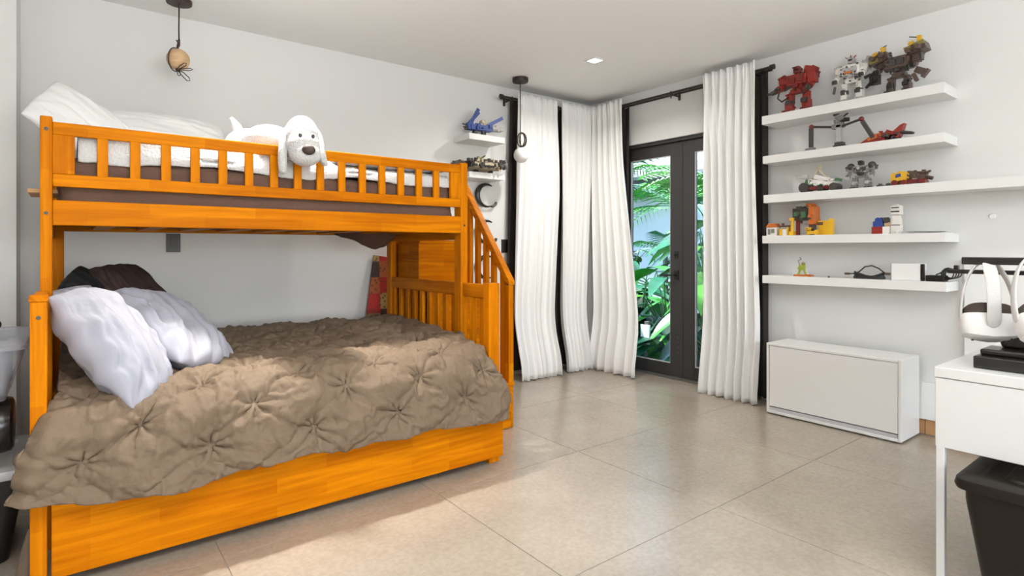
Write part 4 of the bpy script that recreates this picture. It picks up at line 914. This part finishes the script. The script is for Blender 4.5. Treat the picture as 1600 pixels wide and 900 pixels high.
# toys on the two small back wall shelves
t = thing('toy_jet', 'blue brick jet with raised wings on the upper small back wall shelf', 'toy vehicle', local=True)
to = obj('fuselage', greeb(MB().cbox((-.05, 0, .22), (.62, .2, .14)).cbox((-.36, 0, .24), (.16, .16, .18)), -.3, .25, -.1, .1, .15, .3, 20, .06), K['blue'], t, bevel=.006)
for (x, z, l, a_, y) in ((-.26, .48, .50, -1.05, -.06), (-.18, .50, .42, -.85, .1), (.36, .42, .52, -.5, -.04)):
    obj('wing', MB().cbox((x, y, z), (l, .03, .09), (0, a_, 0)).cbox((x, y-.02, z-.03), (l*.5, .02, .03), (0, a_, 0)), K['blue'], t)
obj('cockpit', greeb(MB().ball((.03, 0, .36), (.11, .09, .09), 10, 8), -.05, .1, -.08, .08, .3, .4, 6, .04), K['sand'], t)
obj('tail_engine', greeb(MB().cyl((.25, -.06, .24), (.58, -.06, .24), .07, .055, n=10).cyl((.25, .06, .24), (.58, .06, .24), .07, .055, n=10), .3, .55, -.1, .1, .2, .3, 14, .05), K['silver'], t)
obj('landing_gear', MB().cbox((-.22, 0, .07), (.1, .12, .14), (0, .3, 0)).cbox((.0, -.04, .07), (.06, .08, .14)).cbox((.1, .05, .07), (.05, .06, .14)), K['black'], t)
obj('nose_gun', MB().cyl((-.42, -.03, .22), (-.56, -.04, .20), .02, n=6).cyl((-.42, .03, .26), (-.54, .05, .30), .015, n=6).cbox((-.44, 0, .18), (.1, .12, .06)), K['black'], t)
place(t, (2.79, 4.02, 2.115), -6, .33)
t = thing('toy_saucer', 'grey brick saucer ship on the lower small back wall shelf', 'toy vehicle', local=True)
to = obj('disc', greeb(MB().lathe([(.05, .02), (.40, .10), (.5, .16), (.5, .21), (.40, .27), (.12, .33), (.02, .33)], (0, 0, 0), 22), -.36, .36, -.4, -.1, .1, .29, 70, .07), K['sand'], t)
obj('panel', greeb(MB().cbox((0, -.1, .29), (.5, .1, .05)).cbox((.1, -.3, .26), (.3, .2, .05)), -.45, .45, -.46, .0, .1, .3, 60, .06), K['dark'], to)
obj('prong', greeb(MB().cbox((-.5, -.12, .19), (.42, .16, .13)).cbox((-.5, .12, .19), (.42, .16, .13)), -.68, -.35, -.2, .15, .14, .26, 30, .05), K['brown'], to)
obj('turret', greeb(MB().cyl((0, -.05, .3), (0, -.05, .39), .11, .08, n=12).cyl((0, -.1, .39), (.02, -.24, .43), .02, n=6), -.08, .08, -.12, .05, .32, .4, 6, .04), K['olive'], to)
obj('cockpit', greeb(MB().cyl((.42, -.30, .2), (.56, -.42, .19), .09, .07, n=10), .4, .5, -.4, -.25, .12, .27, 12, .05), K['grey'], to)
obj('stand', MB().cbox((-.2, -.15, .03), (.1, .1, .08)).cbox((.25, -.1, .04), (.1, .1, .1)).cbox((0, .25, .035), (.1, .1, .09)), K['black'], t)
place(t, (2.775, 4.035, 1.80), -4, .34)

# ================================================================== white cabinet by the right wall
t = thing('low_cabinet', 'low wide white cabinet standing against the right wall below the shelves', 'cabinet', (4.04, 1.69, 0))
cx0, cx1, cy0, cy1, cz = 3.90, 4.20, 1.27, 2.10, .50
o = MB(); o.box(cx0, cx1, cy0, cy0+.018, .012, cz); o.box(cx0, cx1, cy1-.018, cy1, .012, cz); o.box(cx0, cx1, cy0+.018, cy1-.018, cz-.018, cz); o.box(cx0, cx1, cy0+.018, cy1-.018, .012, .03); o.box(cx1-.01, cx1, cy0+.018, cy1-.018, .03, cz-.018)
body_ = obj('body', o, M_white, t, bevel=.003)
obj('front_panel', B(cx0+.003, cx0+.018, cy0+.02, cy1-.02, .058, cz-.02), M_white, t, bevel=.002)
obj('bottom_rail', B(cx0+.006, cx0+.02, cy0+.02, cy1-.02, .032, .052), mat('pale_grey_rail', (.5, .5, .52), .4), t)
for (x, y) in ((cx0+.02, cy0+.12), (cx0+.02, cy1-.16), (cx1-.03, cy0+.12), (cx1-.03, cy1-.16)):
    obj('foot', MB().cyl((x, y, 0), (x, y, .0125), .013, n=12), mat('grey_caster', (.3, .3, .3), .5), t)

# ================================================================== desk, headsets, tote
M_desk = mat('white_desk_laminate', (.68, .68, .67), .4)
t = thing('desk', 'white desk with drawers and slim square legs at the right edge', 'desk', (2.95, .3, 0))
dx0, dx1, dy0, dy1, dz = 2.40, 3.50, -.10, .683, .75
obj('desk_top', B(dx0, dx1, dy0, dy1, dz-.036, dz), M_desk, t, bevel=.003)
o = MB(); o.box(dx0+.004, dx0+.02, dy0, dy1-.003, .472, dz-.038); o.box(dx0+.02, dx1, dy1-.02, dy1-.004, .472, dz-.038); o.box(dx1-.016, dx1, dy0, dy1-.02, .472, dz-.038); o.box(dx0+.02, dx1-.016, dy0, dy0+.016, .472, dz-.038)
obj('apron', o, M_desk, t, bevel=.002)
for k in range(2):
    d_ = obj('drawer', B(dx0+.03+.53*k, dx0+.53+.53*k, dy0-.016, dy0-.002, .49, dz-.05), M_desk, t, bevel=.002)
for (x, y) in ((dx0+.004, dy1-.03), (dx0+.004, dy0+.005)):
    obj('leg', B(x, x+.025, y, y+.025, 0, .472), M_desk, t, bevel=.002)
for (a_, b_) in ((dy0+.005, dy0+.06), (dy1-.065, dy1-.005)):
    obj('leg', B(3.15, 3.19, a_, b_, 0, .472), M_desk, t, bevel=.002)
tag(obj('leaning_board', B(XR-.032, XR-.008, -.3, 1.05, .3305, 1.095), M_whitem, bevel=.003), 'white upright board on the right wall behind the headset stand', 'board')
# stand
t = thing('headset_stand', 'black display stand carrying two white headsets on the desk', 'stand', (2.56, .45, dz))
M_st = mat('black_stand', (.010, .008, .007), .28)
obj('base', B(2.48, 2.66, .12, .592, dz, dz+.042), M_st, t, bevel=.004)
obj('base_plate', B(2.53, 2.66, .14, .585, dz+.042, dz+.062), M_st, t, bevel=.006)
obj('column', MB().prism([(.545, dz+.062), (.56, dz+.115), (.49, dz+.2), (.43, dz+.26), (.43, 1.20), (.38, 1.20), (.37, dz+.2), (.36, dz+.115), (.375, dz+.062)], 'X', 2.625, 2.66), M_st, t, bevel=.006)
obj('arm', B(2.60, 2.63, .24, .655, 1.105, 1.132).box(2.60, 2.63, .41, .43, 1.132, 1.155), M_st, t, bevel=.003)
obj('arm', B(2.68, 2.705, .30, .72, 1.068, 1.084).box(2.68, 2.705, .685, .70, 1.084, 1.1), M_st, t, bevel=.003)
obj('arm', B(2.60, 2.705, .39, .42, 1.07, 1.082), M_st, t)
M_hs = mat('headset_white', (.78, .77, .76), .4); M_strap = mat('grey_white_strap', (.62, .61, .60), .8, bump=.2, bscale=120)
def headset(label, loc, rz, rx):
    t = thing('headset', label, 'headset', local=True)
    n = 16; vs = []; sec = []
    for (y, sx, sz) in ((-.052, .070, .034), (-.045, .086, .045), (-.02, .092, .050), (.02, .090, .050), (.034, .084, .046)):
        sec.append([(sx*np.sign(math.cos(a))*abs(math.cos(a))**.55, y+.012*(1-abs(math.cos(a)))*(-1 if y < 0 else 0), sz*np.sign(math.sin(a))*abs(math.sin(a))**.6) for a in [2*PI*j/28 for j in range(28)]])
    vs = [v for s_ in sec for v in s_]; m_n = 28
    fs = [(i*m_n+j, i*m_n+(j+1) % m_n, (i+1)*m_n+(j+1) % m_n, (i+1)*m_n+j) for i in range(4) for j in range(m_n)]+[tuple(range(m_n-1, -1, -1)), tuple(4*m_n+j for j in range(m_n))]
    v_ = obj('visor', MB().add(vs, fs), M_hs, t, smooth=True)
    o = MB()
    for s_ in ((-.05, -.058, -.026), (.05, -.058, -.026), (.062, -.056, .012)): obj('camera_dot', MB().cyl(s_, (s_[0], s_[1]-.004, s_[2]), .0045, n=10), K['black'], v_)
    pass
    # dark face foam, hollow
    fo = []
    for (y, f) in ((.034, 1.0), (.075, .96), (.078, .80), (.036, .76)):
        fo.append([(.083*f*np.sign(math.cos(a))*abs(math.cos(a))**.6, y+.02*abs(math.cos(a))**3*(-1 if y > .05 else 0), .046*f*np.sign(math.sin(a))*abs(math.sin(a))**.7-(.004)) for a in [2*PI*j/28 for j in range(28)]])
    vs = [v for s_ in fo for v in s_]
    obj('face_foam', MB().add(vs, [(i*m_n+j, i*m_n+(j+1) % m_n, ((i+1) % 4)*m_n+(j+1) % m_n, ((i+1) % 4)*m_n+j) for i in range(4) for j in range(m_n)]), mat('brown_black_foam', (.04, .025, .018), .8), t, smooth=True)
    # straps: band from both sides to the back, and one over the top
    def band(path, w, th, nm):
        o = MB(); P_ = [Vector(p) for p in path]; vs = []; fs = []
        for i, p in enumerate(P_):
            tg = (P_[min(i+1, len(P_)-1)]-P_[max(i-1, 0)]).normalized(); up = Vector(w[i]) if isinstance(w, list) else Vector(w)
            up = (up-tg*up.dot(tg)); l = up.length or 1; nn = tg.cross(up).normalized()
            for (a_, b_) in ((-1, -1), (1, -1), (1, 1), (-1, 1)): vs.append(p+up*a_+nn*b_*th)
        for i in range(len(P_)-1):
            for j in range(4): fs.append((i*4+j, i*4+(j+1) % 4, (i+1)*4+(j+1) % 4, (i+1)*4+j))
        fs += [(3, 2, 1, 0), tuple((len(P_)-1)*4+j for j in range(4))]
        o.add(vs, fs); x = obj(nm, o, M_strap, t, smooth='all'); ss_ = x.modifiers.new('sub', 'SUBSURF'); ss_.levels = ss_.render_levels = 2; return x
    for s_ in (-1, 1):
        band([(s_*.088, .0, .0), (s_*.088, .05, .004), (s_*.078, .125, .02), (s_*.058, .19, .035), (s_*.025, .238, .045), (0, .245, .048)], (0, .004, .020), .006, 'side_strap')
    band([(0, -.03, .048), (0, .02, .082), (0, .10, .105), (0, .19, .095), (0, .24, .065)], (.024, 0, 0), .004, 'top_strap')
    t.location = loc; t.rotation_euler = (math.radians(rx), 0, math.radians(rz)); t.scale = (.92, .92, .92); return t
headset('white headset hanging by its strap from the left of the black desk stand', (2.60, .575, .893), -64, 70)
headset('white headset hanging from the right of the black desk stand, cut by the frame', (2.50, .405, .915), -50, 60)
# tote
def tote(name, label, cat, x0, x1, y0, y1, z0, h, m, ml, lidh=.035, taper=.05, mark=None, smooth_lid=True):
    t = thing(name, label, cat, ((x0+x1)/2, (y0+y1)/2, z0))
    def ring(f, z, r=.04, n=5):
        X0, X1, Y0, Y1 = x0+f, x1-f, y0+f, y1-f; out = []
        for (cx_, cy_, a0) in ((X1-r, Y1-r, 0), (X0+r, Y1-r, 90), (X0+r, Y0+r, 180), (X1-r, Y0+r, 270)):
            for k in range(n): a = math.radians(a0+90*k/(n-1)); out.append((cx_+r*math.cos(a), cy_+r*math.sin(a), z))
        return out
    def skin(rings, cap0, cap1):
        n = len(rings[0]); vs = [v for r_ in rings for v in r_]
        fs = [(i*n+j, i*n+(j+1) % n, (i+1)*n+(j+1) % n, (i+1)*n+j) for i in range(len(rings)-1) for j in range(n)]
        if cap0: fs.append(tuple(range(n-1, -1, -1)))
        if cap1: fs.append(tuple((len(rings)-1)*n+j for j in range(n)))
        return MB().add(vs, fs)
    zt_ = z0+h-lidh
    obj('bin_body', skin([ring(taper+.012, z0+.001), ring(.016, zt_-.05), ring(.016, zt_-.012), ring(.004, zt_-.012), ring(.004, zt_), ring(.02, zt_), ring(.022, zt_-.05), ring(taper+.02, z0+.008)], False, True) if True else None, m, t, smooth=True)
    obj('bin_floor', skin([ring(taper+.013, z0+.001), ring(taper+.013, z0+.004)], True, True), m, t)
    ld = obj('lid', skin([ring(-.004, zt_-.012), ring(-.008, zt_+.002), ring(-.004, zt_+.02), ring(.014, zt_+.028), ring(.05, zt_+.028), ring(.056, zt_+.018), ring(.10, zt_+.018), ring(.106, zt_+.026)], True, True), ml, t, smooth=True)
    return t
tote('storage_tote', 'large black lidded storage tote on the floor under the white desk', 'storage tote', 2.29, 2.80, -.14, .595, 0, .43, M_plastic, M_plastic)
M_blk2 = mat('dark_brown_gloss_plastic', (.02, .016, .014), .22)
LX0, LX1, LY0, LY1 = -.72, -.115, 2.76, 3.25
t0 = tote('storage_tote', 'black floor tote with a paper label, lowest of the stack left of the bed', 'storage tote', LX0, LX1, LY0, LY1, 0, .37, M_plastic, mat('pale_clear_lid', (.35, .34, .33), .25))
obj('paper_label', MB().prism([(-.42, .255), (-.212, .258), (-.212, .325), (-.42, .322)], 'Y', LY0+.009, LY0+.011), mat('cream_label', (.60, .50, .30), .6), t0)
o = MB()
for k in range(16): o.box(-.40+.0115*k, -.40+.0115*k+(.006 if k % 3 else .003), LY0+.0078, LY0+.009, .268, .29)
obj('label_print', o, K['dark'], t0)
t1 = thing('black_drum', 'glossy black drum lying on the floor tote left of the bed', 'drum', (-.44, 3.0, .371))
o = MB().lathe([(.02, 0), (.088, 0), (.102, .012), (.108, .03), (.108, .52), (.102, .545), (.09, .552), (.02, .552)], (-.72, 2.97, .372+.109), 28, Matrix.Rotation(PI/2, 3, 'Y'))
obj('shell', o, M_blk2, t1, smooth=True)
t2 = tote('storage_tote', 'clear plastic lidded tote on top of the black drum left of the bed', 'storage tote', LX0, LX1-.01, LY0+.02, LY1+.02, .591, .245, M_clear, M_clear)
obj('contents', rounded_slab(LX0+.08, LX1-.07, LY0+.10, LY1-.06, .602, .77, .03, 8, .004), mat('grey_cloth_contents', (.30, .30, .33), .9, bump=.2), t2, smooth='all')
tag(obj('camera_ball', MB().ball((-.245, 2.90, .876), (.045, .04, .030), 18, 12).cyl((-.245, 2.90, .8365), (-.245, 2.90, .86), .03, n=14), M_blk2, smooth=True), 'small rounded black gadget on the lid of the clear tote left of the bed', 'gadget')
tag(obj('brown_bag', MB().grid(np.stack([ -.118+.032*np.cos(np.linspace(0, 2*PI, 26))[None, :]*(1-.75*np.linspace(0, 1, 14)[:, None]**1.3)+.012*np.linspace(0, 1, 14)[:, None], 2.685+.04*np.sin(np.linspace(0, 2*PI, 26))[None, :]*(1-.6*np.linspace(0, 1, 14)[:, None]), .002+.16*np.linspace(0, 1, 14)[:, None]+0*np.linspace(0, 1, 26)[None, :]], -1)), mat('brown_canvas', (.16, .11, .075), .9, bump=.4, bscale=30), smooth='all'), 'slumped brown cloth bag on the floor between the floor tote and the bed', 'bag')

# ================================================================== garden outside the glazed door
struct('ground', B(4.41, 16, -4, 14, -.16, -.06), mat('dark_soil', (.05, .05, .035), .95, bump=.6, bscale=12, var=.4))
nb = thing('neighbour_house', 'white rendered house beyond the garden with a dark roof edge', 'house', (9.5, 7.5, -.06))
obj('wall', B(9.0, 9.3, -2, 14, -.06, 2.2), mat('white_render', (.55, .60, .64), .9), nb)
obj('gutter', B(8.75, 9.1, -2, 14, 2.2, 2.34), mat('grey_gutter', (.12, .12, .13), .5), nb)
obj('eave', B(8.55, 9.1, -2, 14, 2.34, 2.46), mat('dark_eave', (.05, .055, .06), .6), nb)
obj('roof', MB().prism([(8.5, 2.46), (8.5, 2.52), (12, 4.2), (12, 2.46)], 'Y', -2, 14), mat('grey_roof', (.25, .25, .26), .8), nb)
lf = [mat('leaf_green_%s' % n_, c_, .32, var=.25, vscale=9) for n_, c_ in (('bright', (.04, .26, .03)), ('emerald', (.008, .14, .06)), ('deep', (.004, .055, .03)), ('lime', (.09, .32, .03)))]
M_stem = mat('green_stem', (.06, .16, .04), .5); M_trunk = mat('grey_trunk', (.10, .10, .09), .9, bump=.5, bscale=20)
def leaf_mesh(name, L, W, droop, m, n=7):
    vs = []; fs = []
    for i in range(n+1):
        t_ = i/n; w_ = W*math.sin(PI*min(1, t_*.93+.05))**.75*(1-.35*t_); x = L*t_; z = droop*-(t_**2)*L
        if i == n: w_ = .002
        vs += [(x, -w_, z+.18*w_), (x, 0, z-.04*W), (x, w_, z+.18*w_)]
    for i in range(n):
        a = 3*i; fs += [(a, a+1, a+4, a+3), (a+1, a+2, a+5, a+4)]
    me = bpy.data.meshes.new(name); me.from_pydata(vs, [], fs); me.polygons.foreach_set('use_smooth', [True]*len(fs)); me.materials.append(m); return me
def frond_mesh(name, L, m, n=15):
    vs = []; fs = []
    def pt(t_): return Vector((L*t_*(1-.12*t_*t_), 0, L*(.10*t_-.42*t_*t_)))
    for i in range(n):
        t_ = .12+.88*i/n; p = pt(t_); l = L*.34*math.sin(PI*(.18+.78*t_))**.8
        for s_ in (-1, 1):
            d = Vector((.55+.3*t_, s_*.85, -.22)).normalized(); a = len(vs); wv = Vector((.018*L, 0, .004))
            vs += [p-wv*.4, p+wv*.4, p+d*l*.55+wv*.6+Vector((0, 0, .02)), p+d*l*.55-wv*.6+Vector((0, 0, .02)), p+d*l+Vector((0, 0, -.12*l))]
            fs += [(a, a+1, a+2, a+3), (a+3, a+2, a+4)]
    for i in range(6):
        p, q = pt(i/6), pt((i+1)/6); a = len(vs); w_ = .008
        vs += [p+Vector((0, -w_, 0)), p+Vector((0, w_, 0)), q+Vector((0, w_, 0)), q+Vector((0, -w_, 0))]; fs.append((a, a+1, a+2, a+3))
    me = bpy.data.meshes.new(name); me.from_pydata(vs, [], fs); me.materials.append(m); return me
LM = {(k, j): leaf_mesh('leaf', (.34, .46, .6)[k], (.085, .12, .10)[k], (.25, .45, .35)[k], lf[j]) for k in range(3) for j in range(4)}
FM = {j: frond_mesh('frond', 1.0, lf[j]) for j in range(4)}
def attach(name, me, t, p, yaw, pitch, roll, s):
    o = bpy.data.objects.new(name, me); COL.objects.link(o); o.parent = t; o.location = p
    o.rotation_euler = (roll, pitch, yaw); o.scale = (s, s, s); return o
rp = random.Random(5)
def broad(label, x, y, h, n, kind, cols, spread=.35, name='broadleaf_plant'):
    t = thing(name, label, 'plant', (x, y, -.06), local=True)
    st_ = MB()
    for k in range(n):
        a = rp.random()*2*PI; f = (k+.5)/n; z = h*(.25+.75*f)+.1*rp.random(); r = spread*(.2+.8*rp.random())*(1.15-.5*f)
        p = (r*math.cos(a), r*math.sin(a), z)
        st_.tube([(.03*math.cos(a), .03*math.sin(a), 0), (.35*p[0], .35*p[1], z*.6), p], [.012, .009, .006], 5)
        attach('leaf', LM[(kind if rp.random() < .75 else (kind+1) % 3, rp.choice(cols))], t, p, a+.5*(rp.random()-.5), .15+.5*rp.random()-.4*f, .5*(rp.random()-.5), .8+.5*rp.random())
    obj('stem', st_, M_stem, t); return t
def palm(label, x, y, h, n, cols, s=1.0, name='palm_plant'):
    t = thing(name, label, 'plant', (x, y, -.06), local=True)
    obj('trunk', MB().tube([(0, 0, 0), (.02, .01, h*.5), (0, 0, h)], [.05, .04, .035], 8), M_trunk, t)
    for k in range(n):
        a = 2*PI*k/n+.4*rp.random(); attach('frond', FM[rp.choice(cols)], t, (0, 0, h-.05*rp.random()), a, -.75+.75*rp.random(), .3*(rp.random()-.5), s*(.8+.4*rp.random()))
    return t
# view through the panes: plants between the door and the house
palm('feathery palm hanging over the upper right of the left door pane', 6.0, 4.35, 1.75, 13, (0, 3, 1), 1.0)
palm('blue green low palm with fine leaflets in front of the white house wall', 6.9, 5.25, 1.25, 11, (1, 0), .85)
palm('tall palm seen through the narrow right door pane', 5.7, 3.45, 1.9, 13, (0, 3), 1.0)
palm('dark palm rising behind the white house roof edge', 8.0, 6.9, 2.7, 14, (1, 2, 0), 1.3)
palm('tall palm at the far left of the garden', 7.6, 7.5, 2.2, 13, (0, 1, 3), 1.2)
broad('big bright leaved plant under the door handle, outside', 5.35, 4.05, .95, 16, 1, (0, 3, 1), .35)
broad('emerald plant with pointed leaves at the centre of the left door pane', 5.75, 4.75, .95, 20, 1, (1, 0, 2), .4)
broad('bushy plant with small bright leaves before the white house wall', 6.7, 5.85, 1.25, 30, 0, (0, 3, 1), .5)
broad('deep green plant low behind the left door pane', 5.25, 4.45, .5, 20, 1, (2, 1), .35)
broad('low light leaved plant right outside the left door pane', 5.02, 3.80, .28, 12, 0, (0, 1, 2), .22)
broad('dark shrub filling the lower garden behind the emerald plant', 6.2, 5.3, .75, 28, 1, (2, 1), .5)
broad('tall large leaved plant outside the narrow right door pane', 5.4, 3.55, 1.6, 24, 2, (0, 3, 1), .4)
broad('dark leaved plant low outside the narrow right door pane', 5.15, 3.35, .55, 14, 1, (2, 1), .3)
broad('deep green tall shrub at the right behind the palms', 6.8, 4.4, 1.7, 34, 1, (2, 1, 0), .6)
broad('deep green tall shrub at the left edge of the garden view', 6.6, 6.7, 1.5, 30, 1, (2, 1, 0), .55)
broad('dense dark shrub in front of the right end of the house wall', 7.6, 5.0, 1.3, 34, 1, (2, 1), .7)
broad('dark low shrub behind the white plastic plate at the foot of the left door pane', 5.5, 4.25, .45, 20, 1, (2, 2, 1), .35)
broad('dark low shrub beyond the emerald plant, nearer the white house wall', 6.3, 4.9, .6, 24, 1, (2, 2, 1), .45)
t = thing('utility_post', 'white plastic plate on a grey post low in the garden', 'post', (4.93, 3.985, -.06))
obj('post', B(4.91, 4.95, 3.96, 4.01, -.06, .38), M_trunk, t); obj('plate', B(4.888, 4.908, 3.925, 4.045, .14, .345), mat('white_plastic_plate', (.8, .82, .84), .4), t, bevel=.004)
